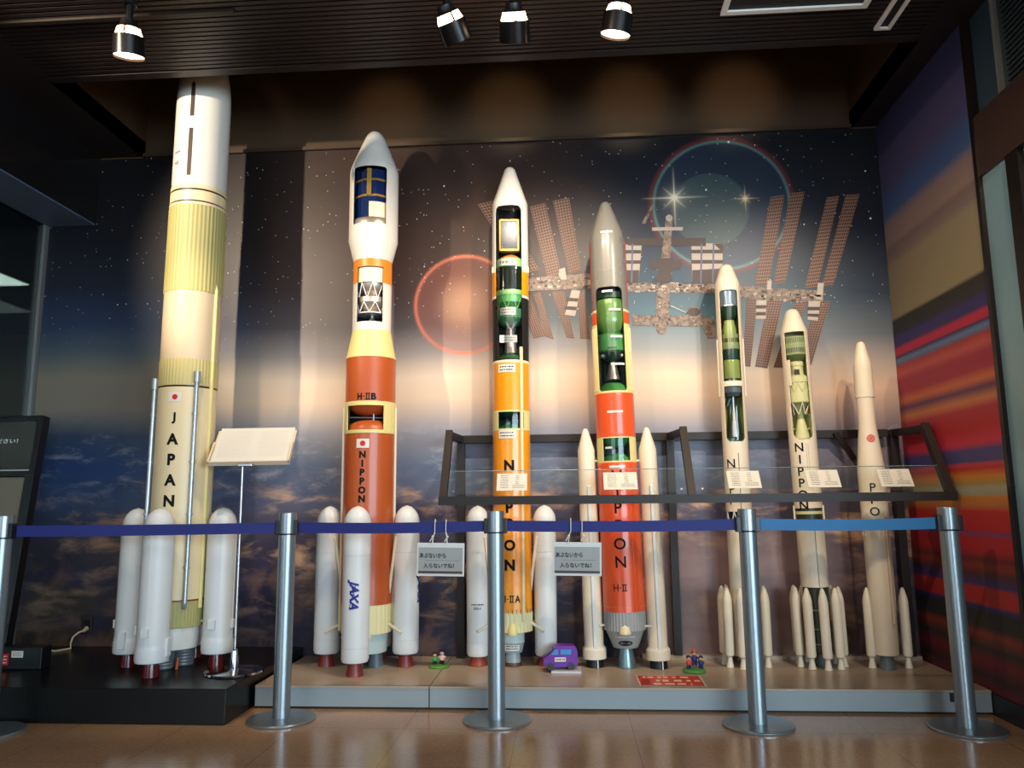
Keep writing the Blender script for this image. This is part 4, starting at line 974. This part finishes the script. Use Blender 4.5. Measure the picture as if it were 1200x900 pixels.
for k in range(3):
    for i in range(9):
        a0, a1 = 2*PI*(i/9+k*.03), 2*PI*((i+.55)/9+k*.03); rr = (.006, .011, .016)[k]
        P = lambda u, v: on7(u, v, .0022)
        mb.poly([P(rr*cos(a0), rr*sin(a0)), P((rr+.002)*cos(a0), (rr+.002)*sin(a0)), P((rr+.002)*cos(a1), (rr+.002)*sin(a1)), P(rr*cos(a1), rr*sin(a1))])
mb.build('emblem_lines', BONE, e7, smooth=0, recalc=False)
MB().lathe([(.0685, .375), (.0715, 1.045)], 48).build('first_stage', BONE, r7)
mb = MB()
for i in range(22):
    a = 2*PI*i/22; mb.tube((.0712*sin(a), -.0712*cos(a), .70), (.0712*sin(a), -.0712*cos(a), .735), .004, .001, 6)
mb.build('fairing_clips', BONE, r7)
MB().lathe([(.058, .074), (.061, .078), (.0645, .3), (.0685, .375)], 48).build('base_skirt', BONE, r7)
mb = MB().box(.044, .056, -.066, -.05, .24, .80, .003); mb.build('cable_duct', mat('dull_bone', (196, 176, 152), .5), r7, smooth=0)
cyl_text(r7, [(c, None, .046, .02, z, .01) for c, z in zip('PPON', (.965, .90, .835, .772))], .0712)
bell(.041, .03, .076, 0).build('engine_nozzle', SLATE, r7)
for x, y in ((-.072, .02), (.118, .02), (.01, .115)): small_booster(r7, x, y, BONE, .422)

# ================================================================== RAIL, GLASS AND CARDS
XL, XM, XE = -.668, .648, 1.955
YF, ZF, YB, ZB = 4.17, 1.027, 4.40, 1.395
rail = thing('display_rail', 'long dark bronze steel rail frame slanting in front of the five smaller rockets', 'rail', ((XL+XE)/2, 4.74, H))
def rb(name, p, q, w=.045, h=.045):
    o = Vector(((XL+XE)/2, 4.74, H)); return MB().bar(Vector(p)-o, Vector(q)-o, w, h, (0, 1, 0) if abs(p[0]-q[0]) > .5 else (1, 0, 0)).build(name, FRAME, rail, smooth=0)
rb('front_bar', (XL-.022, YF, ZF), (XE+.022, YF, ZF)); rb('back_bar', (XL+.02, 4.74, 1.40), (XE-.07, 4.74, 1.40))
for x in (XL, XM, XE):
    rb('slanted_arm', (x, YF, ZF+.01), (x, YB, ZB+.022), .04, .04)
    xb = x+(.02 if x < 0 else -.03); rb('top_stub', (x, YB-.01, ZB), (xb, 4.74, 1.40), .04, .04)
    rb('post', (xb, 4.745, H+(.0205 if x > 1 else .0205 if x > .4 else 0)), (xb, 4.745, 1.42), .045, .045)
rb('brace', (1.58, 4.70, 1.405), (1.69, 4.745, 1.25), .03, .03)
sl = Vector((0, YB-YF, ZB-ZF)); SL = sl.length; sl.normalize(); nrm = Vector((0, -sl.z, sl.y))
SN = math.atan2(sl.z, sl.y)
def glass(x0, x1, label):
    o = thing('glass_shelf', label, 'glass panel', (x0, YF, ZF), (SN, 0, 0))
    MB().box(0, x1-x0, .024, .172, .022, .027).build('pane', GLASS, o, smooth=0)
    MB().box(0, x1-x0, .1721, .1735, .0222, .0268).build('edge_highlight', EDGEHILITE, o, smooth=0)  # strip added along the top edge as its painted highlight
    mb = MB()
    for x in (.03, x1-x0-.03): mb.lathe([(.006, .027), (.006, .031), (0, .031)], 16, c=(x, .04, 0))
    mb.build('glass_clip', STEEL, o)
glass(XL+.024, XM-.024, 'left strip of clear glass resting on the slanted rail, holding two cards')
glass(XM+.024, XE-.024, 'right strip of clear glass resting on the slanted rail, holding three cards')
def card(x0, x1, label, seed):
    w = x1-x0
    o = thing('information_card', label, 'card', (x0, YF, ZF), (SN, 0, 0), 'information cards on the glass')
    MB().box(0, w, .042, .150, .0275, .0295).build('card_sheet', CARD, o, smooth=0)
    mb = MB(); pl_ = lambda u, v: (u, v, .0300)
    text_rows(mb, w*.12, w*.38, .055, .143, 8, pl_, seed, .32); text_rows(mb, w*.52, w*.92, .055, .080, 3, pl_, seed+1, .32); text_rows(mb, w*.62, w*.74, .08, .143, 5, pl_, seed+2, .3)
    mb.build('print', CARDINK, o, smooth=0, recalc=False)
def gx(px, py=566): return wallpt(px, py, 4.235)[0]
for (a, b), l in zip(((583, 618), (707, 746), (851, 889), (943, 981), (1027, 1065)), ('white printed card on the glass in front of the bright orange rocket', 'white printed card on the glass in front of the red orange rocket', 'white printed card on the glass in front of the rocket with the long green window', 'white printed card on the glass in front of the rocket with the khaki cutaway', 'white printed card on the glass in front of the smallest white rocket')):
    card(gx(a), gx(b), l, int(a))

# ================================================================== BARRIER
def post(x, y, label, first=[None]):
    if first[0]:
        o = copy_tree(first[0]); o.location = (x, y, 0); return tag(o, label)
    o = thing('barrier_post', label, 'barrier post', (x, y, 0), group='barrier posts')
    first[0] = o
    MB().lathe([(0, 0), (.158, 0), (.160, .003), (.160, .009), (.156, .013), (.05, .016), (0, .016)], 64).build('base', STEEL, o)
    MB().lathe([(.041, .015), (.041, .868)], 40).build('pole', STEEL, o)
    MB().lathe([(.039, .868), (.039, .874)], 40).build('dark_groove', BLACK, o)
    MB().lathe([(.040, .874), (.043, .876), (.043, .972), (.041, .976), (0, .976)], 40).build('cap', STEEL, o)
    for s in (-1, 1): MB().box(s*.042-.014, s*.042+.014, -.022, .022, .868, .94, .004).build('belt_clip', BLACK, o)
    return o
PX = [(-2.66, 3.55), (-1.385, 3.815), (-.355, 3.835), (.842, 3.80), (1.747, 3.775)]
for (x, y), l in zip(PX, ('silver barrier post cut off by the left edge, beside the leaning monitor', 'silver barrier post in front of the gap between plinth and platform', 'silver barrier post in front of the bright orange rocket', 'silver barrier post in front of the rocket with the long green window', 'silver barrier post at the far right, by the striped wall')):
    post(x, y, l)
def belt(p, q, m, label, sag):
    mb = MB(); n = 16; d = (Vector((*q, 0))-Vector((*p, 0))).normalized()*.058; nn = Vector((-d.y, d.x, 0)).normalized()*.001
    rows = []
    for i in range(n+1):
        u = i/n; c = (Vector((*p, 0))+d).lerp(Vector((*q, 0))-d, u); z = .903-sag*4*u*(1-u)
        rows.append([mb.bm.verts.new((c.x+s*nn.x, c.y+s*nn.y, z+h)) for s, h in ((-1, -.026), (1, -.026), (1, .026), (-1, .026))])
    for A, B in zip(rows, rows[1:]):
        for k in range(4): mb.f((A[k], A[(k+1) % 4], B[(k+1) % 4], B[k]))
    mb.f(rows[0][::-1]); mb.f(rows[-1])
    return tag(mb.build('barrier_belt', m, smooth=50), label, 'barrier belt', 'barrier belts')
for (p, q), m, l, sg in zip(zip(PX, PX[1:]), (BELTBLUE, BELTBLUE, BELTBLUE, BELTCYAN), ('navy belt across the foot of the tallest rocket, leftmost stretch', 'navy belt with one hanging sign, below the burnt orange rocket', 'navy belt with one hanging sign, across the red orange rocket', 'bright sky blue belt across the two rightmost rockets'), (.003, .006, .006, .006)):
    belt(p, q, m, l, sg)
def sign(x, y, label):
    o = thing('warning_sign', label, 'sign', (x, y, .666), (0, R(1), 0), 'warning signs on the belts')
    w, h = .232, .158
    MB().box(-w/2, w/2, -.002, .002, 0, h, .001).build('laminated_card', mat('laminate_white', (214, 214, 208), .3), o, smooth=0)
    MB().box(-w/2+.008, w/2-.008, -.0032, -.002, .012, h-.022).build('printed_field', mat('printed_grey', (164, 164, 160), .35, var=.12, scale=4), o, smooth=0)
    MB().box(-w/2+.008, w/2-.008, -.0036, -.003, .012, .024).build('brown_strip', mat('printed_brown', (84, 50, 36), .4, var=.25, scale=12), o, smooth=0)
    mb = MB(); pl_ = lambda dx, dz: (lambda u, v: (u+dx, -.0042, v+dz))
    letters(mb, 'あぶないから', .128, .024, pl_(-.038, .098), .022); letters(mb, '入らないでね！', .150, .024, pl_(-.008, .050), .022)
    mb.poly([(-.075, -.004, .0735), (.09, -.004, .0735), (.09, -.004, .0745), (-.075, -.004, .0745)])
    mb.build('lettering', INK, o, smooth=0, recalc=False)
    for dx, dt in ((-.042, .012), (.030, -.006)):
        mb = MB().path([(dx, -.0045, h-.004), (dx+dt*.3, -.006, h+.03), (dx+dt, -.010, .21), (dx+dt, -.010, .264), (dx+dt, 0, .270), (dx+dt, .010, .262), (dx+dt, .010, .21), (dx+dt*.3, .006, h+.03), (dx, .0045, h-.004)], .0024, 6)
        mb.tube((dx-.012, -.006, h+.006), (dx+.004, -.007, h+.034), .0028, n=6); mb.ball((dx+.002, -.006, h+.03), .006)
        mb.build('string', PAPER, o)
sign(-.625, 3.826, 'hanging white sign on the belt left of the middle post'); sign(.036, 3.822, 'hanging white sign on the belt right of the middle post')

# ================================================================== LEFT SIDE: STAND, KIOSK, BOX, SOCKET
o = thing('sign_stand', 'tall chrome stand with a tilted white text board beside the tallest rocket', 'sign stand', (-1.735, 4.07, PH))
MB().lathe([(0, 0), (.146, 0), (.150, .004), (.146, .012), (.05, .018), (0, .018)], 56).build('base', CHROME, o)
MB().lathe([(.026, .017), (.026, .022), (.018, .10), (.012, .12), (.0, .12)], 28).build('collar', CHROME, o)
MB().tube((0, 0, .11), (0, 0, 1.075), .0065, n=14).build('pole', SILVER, o)
bd = bpy.data.objects.new('text_board', None); COL.objects.link(bd); bd.parent = o; bd.location = (.03, 0, 1.07); bd.rotation_euler = (R(-44), R(-.8), R(8))
mb = MB().box(-.215, .215, 0, .012, 0, .275, .002); mb.box(-.215, .215, -.018, 0, 0, .008); mb.box(-.215, -.207, -.018, 0, 0, .16); mb.box(.207, .215, -.018, 0, 0, .16)
mb.build('holder', mat('beige_holder', (226, 206, 178), .45), bd, smooth=0)
MB().box(-.20, .205, -.006, -.0005, .018, .288).build('paper_sheet', PAPER, bd, smooth=0)
mb = MB(); V_ = lambda u, v: (u, -.0068, v)
text_rows(mb, -.18, -.02, .05, .26, 12, V_, 21, .2); text_rows(mb, .03, .18, .05, .26, 13, V_, 22, .2); mb.build('print', mat('overexposed_print', (204, 198, 188), .6), bd, smooth=0, recalc=False)  # print paled in its colour, as if washed out by lamplight
MB().box(-.04, .04, -.024, .02, -.014, 0, .003).build('bracket', SILVER, o, smooth=0).location = (.02, 0, 1.07)

o = thing('information_kiosk', 'black leaning monitor stand with dark screen at the left edge', 'kiosk', (-3.265, 4.225, PH), (0, 0, 0))
lean = math.atan2(.15, 1.2)
kf = bpy.data.objects.new('frame', None); COL.objects.link(kf); kf.parent = o; kf.rotation_euler = (-lean, 0, 0)
mb = MB(); mb.box(.125, .18, -.03, .03, .006, 1.05, .004); mb.box(-.18, -.125, -.03, .03, .006, 1.05, .004); mb.box(-.125, .125, -.02, .02, .006, .08)
mb.build('leg', BLACK, kf)
mb = MB(); mb.box(-.18, .182, -.035, .03, 1.035, 1.065, .004); mb.box(-.18, .182, -.035, .03, 1.365, 1.395, .004); mb.box(-.18, -.155, -.035, .03, 1.06, 1.37); mb.box(.148, .182, -.035, .03, 1.06, 1.37, .003); mb.box(-.17, .17, .0, .03, 1.05, 1.38)
mb.build('monitor', mat('monitor_bezel', (20, 20, 22), .3), kf)
MB().box(-.155, .148, -.02, -.002, 1.065, 1.365).build('screen', mat('dark_screen', (16, 30, 28), .12, emit=.15, coat=.5), kf, smooth=0)
MB().box(-.155, .146, -.0215, -.0202, 1.068, 1.074).build('white_line', PAPER, kf, smooth=0)
mb = MB(); letters(mb, 'ください！', .17, .026, lambda u, v: (u-.045, -.0212, v+1.245), .006); mb.build('lettering', mat('screen_white', (200, 214, 214), .5, emit=.3), kf, smooth=0, recalc=False)
MB().box(-.125, .120, -.012, -.006, .74, 1.03).build('notice_sheet', mat('beige_notice', (128, 120, 100), .6), kf, smooth=0)
MB().box(-.125, .118, -.016, -.012, .40, .72).build('blue_panel', mat('cobalt_panel', (24, 62, 168), .5), kf, smooth=0)
o = thing('equipment_box', 'low black box with a red and a white sticker at the foot of the monitor', 'box', (-3.10, 4.24, PH))
MB().box(-.32, .298, -.135, -.052, 0, .115, .005).build('case', mat('black_box_plastic', (14, 14, 15), .4), o, smooth=0)
for x0, x1, z0, z1, m in ((.055, .115, .022, .082, REDINK), (.130, .195, .062, .096, PAPER)):
    s_ = MB().box(x0, x1, -.1362, -.1352, z0, z1).build('sticker', m, o, smooth=0)
    mb = MB(); text_rows(mb, x0+.008, x1-.008, z0+.006, z1-.006, 3, lambda u, v: (u, -.1368, v), 5, .4); mb.build('print', PAPER if m is REDINK else GREYPRINT, s_, smooth=0, recalc=False)
o = thing('wall_socket', 'dark socket plate on the mural near the floor left of the tallest rocket', 'socket', (-2.99, YW-.006, .29))
MB().box(-.035, .035, -.012, 0, -.055, .055, .003).build('plate', mat('dark_plate', (40, 30, 26), .5), o, smooth=0)
MB().box(-.022, .022, -.0135, -.011, -.03, .03).build('outlet', BLACK, o, smooth=0)
cb = MB(); cb.path([(-2.985, YW-.045, .262), (-3.0, YW-.075, .255), (-3.025, YW-.09, .23), (-3.03, YW-.10, .195), (-3.015, YW-.12, PH+.006), (-3.06, YW-.2, PH+.005), (-3.13, YW-.28, PH+.03), (-3.165, YW-.33, PH+.05), (-3.20, YW-.36, PH+.012), (-3.2, YW-.38, PH+.006)], .0055, 8)
cb.tube((-2.985, YW-.02, .27), (-2.985, YW-.05, .26), .015, .009, 12)
tag(cb.build('power_cord', mat('cream_cord', (206, 182, 146), .5)), 'cream power cord looping from the wall socket to the plinth', 'cord')

# ================================================================== SMALL THINGS ON THE PLATFORM
o = thing('toy_van', 'small purple toy van with blue windows on the platform beside the bright orange rocket', 'toy van', (-.062, 4.40, H+.012), (0, 0, R(6)), None)
PUR = mat('purple_paint', (104, 32, 150), .4, var=.1); out = [(-.092, .02), (-.096, .05), (-.088, .066), (-.052, .082), (-.030, .122), (.01, .126), (.082, .122), (.092, .10), (.094, .02), (.06, .014), (-.07, .014)]
mb = MB(); A = [mb.bm.verts.new((x, -.045, z)) for x, z in out]; B = [mb.bm.verts.new((x, .045, z)) for x, z in out]
mb.f(A); mb.f(B[::-1])
for i in range(len(out)): mb.f((A[i], B[i], B[(i+1) % len(out)], A[(i+1) % len(out)]))
bmesh.ops.bevel(mb.bm, geom=mb.bm.edges[:], offset=.006, segments=2, affect='EDGES')
mb.build('body', PUR, o)
for q in ([(-.050, .080), (-.013, .080), (-.013, .106), (-.030, .106)], [(.0, .080), (.056, .080), (.058, .106), (.0, .106)]):
    MB().poly([(x, -.0462, z) for x, z in q]).build('side_window', mat('sky_blue_window', (50, 134, 196), .4), o, recalc=False)
MB().poly([(-.0815, -.035, .0715), (-.0815, .035, .0715), (-.0425, .035, .1045), (-.0425, -.035, .1045)]).build('windscreen', mat('grey_windscreen', (90, 84, 110), .3), o, recalc=False)
nb = MB().box(-.032, .028, -.0468, -.0455, .044, .066, .0005).build('name_plate', PAPER, o, smooth=0)
mb = MB(); text_rows(mb, -.027, .023, .05, .061, 1, lambda u, v: (u, -.0474, v), 3, .6); mb.build('print', INK, nb, smooth=0, recalc=False)
for x in (-.055, .055):
    for y in (-.036, .036): MB().tube((x, y-.012, .0195), (x, y+.012, .0195), .0195, n=24).build('wheel', BLACK, o)
tag(MB().box(-.108, .052, 4.325, 4.455, H, H+.012, .002).build('display_stand', mat('white_acrylic_stand', (206, 206, 212), .3), smooth=0), 'flat white stand under the purple toy van', 'stand')

def figure(parent, x, y, z, h, cloth, hair, legs, skin, pose=0, capm=None):
    """tiny standing figurine: one turned body with arms, then hair"""
    mb = MB(); k = h
    mb.mi = 0
    for s in (-1, 1): mb.tube((s*.10*k, 0, 0), (s*.09*k, 0, .34*k), .085*k, .10*k, 10)
    mb.mi = 1
    mb.lathe([(.12*k, .30*k), (.19*k, .33*k), (.20*k, .45*k), (.17*k, .58*k), (.09*k, .65*k), (.05*k, .67*k)], 16)
    for s in (-1, 1): mb.path([(s*.15*k, 0, .60*k), (s*.26*k, -.03*k, .50*k), (s*(.30-.16*pose)*k, -.12*k, (.40+.12*pose)*k)], .055*k, 8)
    mb.mi = 2
    n0 = len(mb.bm.faces)
    mb.ball((0, -.01*k, .82*k), .17*k, (1, .95, 1), 16, 10)
    mb.bm.faces.ensure_lookup_table()
    for i in range(n0, len(mb.bm.faces)): mb.bm.faces[i].material_index = 2
    mb.mi = 3
    for s in (-1, 1): mb.poly([(s*.06*k+.02*k*cos(t), -.185*k, .84*k+.028*k*sin(t)) for t in [2*PI*i/10 for i in range(10)]])
    o = mb.build('figure', [legs, cloth, skin, BLACK], parent); o.location = (x, y, z); o.rotation_euler = (0, 0, R(-20*x/.03 if x else 0))
    hb = MB().lathe([(.185*k, .80*k), (.19*k, .88*k), (.15*k, .98*k), (.07*k, 1.02*k), (0, 1.03*k)], 16, c=(0, .03*k, 0)); hb.build('hair', hair, o)
    if capm: MB().lathe([(.20*k, .93*k), (.20*k, .96*k), (.14*k, 1.06*k), (0, 1.09*k)], 16, c=(0, -.0*k, 0)).build('cap', capm, o)
SKIN = mat('figurine_skin', (232, 180, 150), .5); GRASSG = mat('figurine_green', (84, 148, 58), .5, var=.2, scale=40); DGREEN = mat('figurine_jacket_green', (48, 150, 66), .5)
RED_ = mat('figurine_red', (206, 68, 48), .5); NAVY = mat('figurine_navy', (38, 42, 108), .5); PINK = mat('figurine_pink', (226, 178, 176), .5)
o = thing('figurine', 'tiny figurine of two people on a green base, between the burnt and bright orange rockets', 'figurine', (-.736, 4.47, H), group='small figurines')
MB().lathe([(.056, 0), (.058, .006), (.05, .014), (0, .018)], 28).build('base', GRASSG, o)
figure(o, -.022, 0, .014, .066, DGREEN, BLACK, BLACK, SKIN); figure(o, .018, .004, .014, .078, PINK, BLACK, BLACK, PINK, 1)
o = thing('figurine', 'tiny figurine of three people on a green base, behind the red notice', 'figurine', (.652, 4.385, H), group='small figurines')
MB().lathe([(.058, 0), (.062, .006), (.056, .018), (0, .024)], 28).build('base', GRASSG, o)
figure(o, -.028, -.012, .018, .068, RED_, BLACK, NAVY, SKIN, 1); figure(o, .006, .018, .03, .078, NAVY, BLACK, NAVY, SKIN, 0, RED_); figure(o, .036, -.006, .018, .066, NAVY, BLACK, NAVY, SKIN, 1)
o = thing('floor_notice', 'flat red notice with white lettering lying on the platform edge', 'notice', (.336, 4.05, H))
MB().poly([(0, 0, .0012), (.326, 0, .0012), (.33, .245, .0012), (0, .245, .0012)]).build('border', PAPER, o, recalc=False)
MB().poly([(.006, .008, .002), (.318, .008, .002), (.322, .237, .002), (.006, .237, .002)]).build('red_field', mat('notice_red', (208, 60, 36), .45), o, recalc=False)
mb = MB(); text_rows(mb, .03, .27, .175, .215, 1, lambda u, v: (u, v, .0026), 31, .8); text_rows(mb, .09, .31, .095, .14, 1, lambda u, v: (u, v, .0026), 32, .8); text_rows(mb, .07, .26, .025, .065, 1, lambda u, v: (u, v, .0026), 33, .8)
mb.build('lettering', mat('notice_cream', (246, 216, 180), .5), o, smooth=0, recalc=False)
MB().poly([(.012, .03, .0024), (.055, .03, .0024), (.062, .15, .0024), (.02, .15, .0024)]).build('dark_mark', mat('notice_dark_red', (160, 26, 22), .5), o, recalc=False)

# ================================================================== CEILING FITTINGS
GLOW = mat('lamp_glow', (255, 214, 170), .5, emit=14)
def spotlight(px, py, Y, tilt, label, aperture):
    x, z = wallpt(px, py, Y)
    o = thing('spotlight', label, 'spotlight', (x, Y, ZC), (0, 0, 0), 'ceiling spotlights')
    d = ZC-z
    MB().lathe([(.022, -.03), (.03, -.025), (.03, 0)], 24).build('ceiling_mount', BLACK, o)
    MB().tube((0, 0, -.02), (0, 0, -d+.06), .016, n=12).build('stem', BLACK, o)
    h = bpy.data.objects.new('lamp_head', None); COL.objects.link(h); h.parent = o; h.location = (0, 0, -d+.05); h.rotation_euler = tilt
    MB().lathe([(.0, .03), (.035, .025), (.04, 0), (.052, -.010), (.050, -.013), (.03, -.004)][::-1], 32).build('upper_cap', BLACK, h)
    mb = MB()
    for k in range(5):
        a = 2*PI*k/5+.3; mb.lathe([(.061, -.050), (.050, -.012)], 6, a, a+2*PI/5-.22)
    mb.build('glowing_gap', GLOW, h)
    MB().lathe([(.068, -.14), (.070, -.14), (.068, -.05), (.062, -.048), (.060, -.055), (.066, -.135)], 40, cap=False).build('barrel', mat('lamp_barrel', (30, 28, 30), .28, .5), h)
    MB().lathe([(0, -.130), (.066, -.130)], 32).build('lens', GLOW if aperture else BLACK, h)
    return o, (x, Y, z)
LS = [spotlight(150, 42, 3.20, (R(14), R(4), 0), 'ceiling spotlight at the far left, above the tallest rocket', 1),
      spotlight(523, 24, 3.20, (R(36), R(-22), 0), 'ceiling spotlight tilted to the right, left of the middle pair', 0),
      spotlight(602, 22, 3.20, (R(36), R(0), 0), 'straight ceiling spotlight, second of the close pair', 0),
      spotlight(727, 16, 3.25, (R(14), R(10), 0), 'ceiling spotlight above the red orange rocket, rightmost of four', 1)]
tag(MB().box(-2.80, -1.55, 3.30, 3.325, ZC-.012, ZC+.02).build('lighting_track', FRAME, smooth=0), 'dark lighting track along the slatted ceiling at the upper left', 'track')
def ceil_frame(x0, x1, y0, y1, w, label):
    o = thing('ceiling_vent', label, 'vent', ((x0+x1)/2, (y0+y1)/2, ZC)); X_, Y_ = (x1-x0)/2, (y1-y0)/2
    mb = MB()
    for a in ((-X_, X_, -Y_, -Y_+w), (-X_, X_, Y_-w, Y_), (-X_, -X_+w, -Y_+w, Y_-w), (X_-w, X_, -Y_+w, Y_-w)): mb.box(*a, -.014, 0)
    mb.build('rim', mat('vent_rim', (240, 240, 236), .5), o, smooth=0)
    MB().box(-X_+w, X_-w, -Y_+w, Y_-w, -.004, 0).build('dark_opening', MATTEBLK, o, smooth=0)
ceil_frame(.785, 1.478, 2.85, 3.535, .028, 'large square white-rimmed ceiling vent at the top right')
ceil_frame(1.582, 1.662, 2.9, 3.725, .018, 'narrow white-rimmed ceiling slot beside the large vent')

# ================================================================== LIGHT
def aim(o, tgt):
    o.rotation_euler = (Vector(tgt)-o.location).to_track_quat('-Z', 'Y').to_euler()
def spot(name, loc, tgt, energy, ang, col=(1, .80, .58), blend=.5, size=.03):
    l = bpy.data.lights.new(name, 'SPOT'); l.energy = energy; l.color = col; l.spot_size = R(ang); l.spot_blend = blend; l.shadow_soft_size = size
    o = bpy.data.objects.new(name, l); COL.objects.link(o); o.location = loc; aim(o, tgt); return o
def area(name, loc, tgt, energy, sx, sy, col):
    l = bpy.data.lights.new(name, 'AREA'); l.shape = 'RECTANGLE'; l.size = sx; l.size_y = sy; l.energy = energy; l.color = col
    o = bpy.data.objects.new(name, l); COL.objects.link(o); o.location = loc; aim(o, tgt); return o
p = [l[1] for l in LS]
WARM = (1, .80, .58)
spot('spot_lamp', (p[0][0], p[0][1]+.03, p[0][2]-.12), (-1.85, 4.25, 1.25), 85, 56, WARM, .8)
spot('spot_lamp', (p[1][0]+.05, p[1][1]+.08, p[1][2]-.10), (-.1, 4.7, 1.75), 34, 90, WARM, .95)
spot('spot_lamp', (p[2][0], p[2][1]+.08, p[2][2]-.10), (-.75, 4.7, 1.75), 96, 94, WARM, .95)
spot('spot_lamp', (p[3][0]-.02, p[3][1]+.03, p[3][2]-.13), (-.15, 4.7, 1.75), 116, 96, WARM, .95)
# more spotlights of the same row, on the ceiling nearer the visitor and above the picture; the last one added
spot('spot_lamp', (-2.95, 2.0, 3.25), (-1.8, 4.6, 2.6), 460, 46, WARM, .6)
spot('spot_lamp', (1.45, 2.5, 3.2), (.8, 4.7, 1.7), 140, 60, WARM, .7)
spot('spot_lamp', (1.75, 2.3, 3.2), (1.25, 4.7, 1.6), 110, 54, WARM, .7)
spot('spot_lamp', (-.6, 2.2, 3.2), (1.98, 4.2, 1.9), 150, 56, WARM, .8)  # unseen lamp added to brighten the striped wall
# unseen lamps added behind the recess lip, for patches of light on the wall
for x, e in ((-2.1, 1.0), (-1.15, 1.6), (-.35, 1.6), (.45, 1.8), (1.15, 1.8)):
    spot('cove_fill', (x, 3.95, 3.70), (x, 4.8, 3.58), e*5.5, 46, (1, .74, .46), 1.0, .05)
area('daylight_windows_and_fill', (4.2, -4.0, 1.5), (-.3, 4, .6), 640, 6.0, 2.2, (.62, .84, 1.0))
area('daylight_windows_and_fill', (-3.5, -5.0, 1.5), (-.3, 4, .6), 110, 4.0, 2.0, (.74, .88, 1.0))  # weak extra fill added from the left, out of view
area('hall_floor_fill', (0, -.6, 3.3), (0, 1.0, 0), 70, 5, 1.5, (1, .86, .70))  # unseen overhead panel added to brighten the floor
area('neighbour_room_light', (-5.6, 6, 2.8), (-5.6, 6, 0), 6, 1.4, 1.4, (.85, 1, .92))
w = bpy.data.worlds.new('world'); sc.world = w; w.use_nodes = True
w.node_tree.nodes['Background'].inputs[0].default_value = (.30, .36, .46, 1); w.node_tree.nodes['Background'].inputs[1].default_value = .05
sc.view_settings.view_transform = 'Standard'; sc.view_settings.look = 'None'; sc.view_settings.exposure = 0.0
sc.cycles.max_bounces = 8; sc.cycles.diffuse_bounces = 3; sc.cycles.glossy_bounces = 4; sc.cycles.transparent_max_bounces = 16
sc.cycles.use_denoising = True; sc.cycles.sample_clamp_indirect = 4.0; sc.cycles.caustics_reflective = False; sc.cycles.caustics_refractive = False
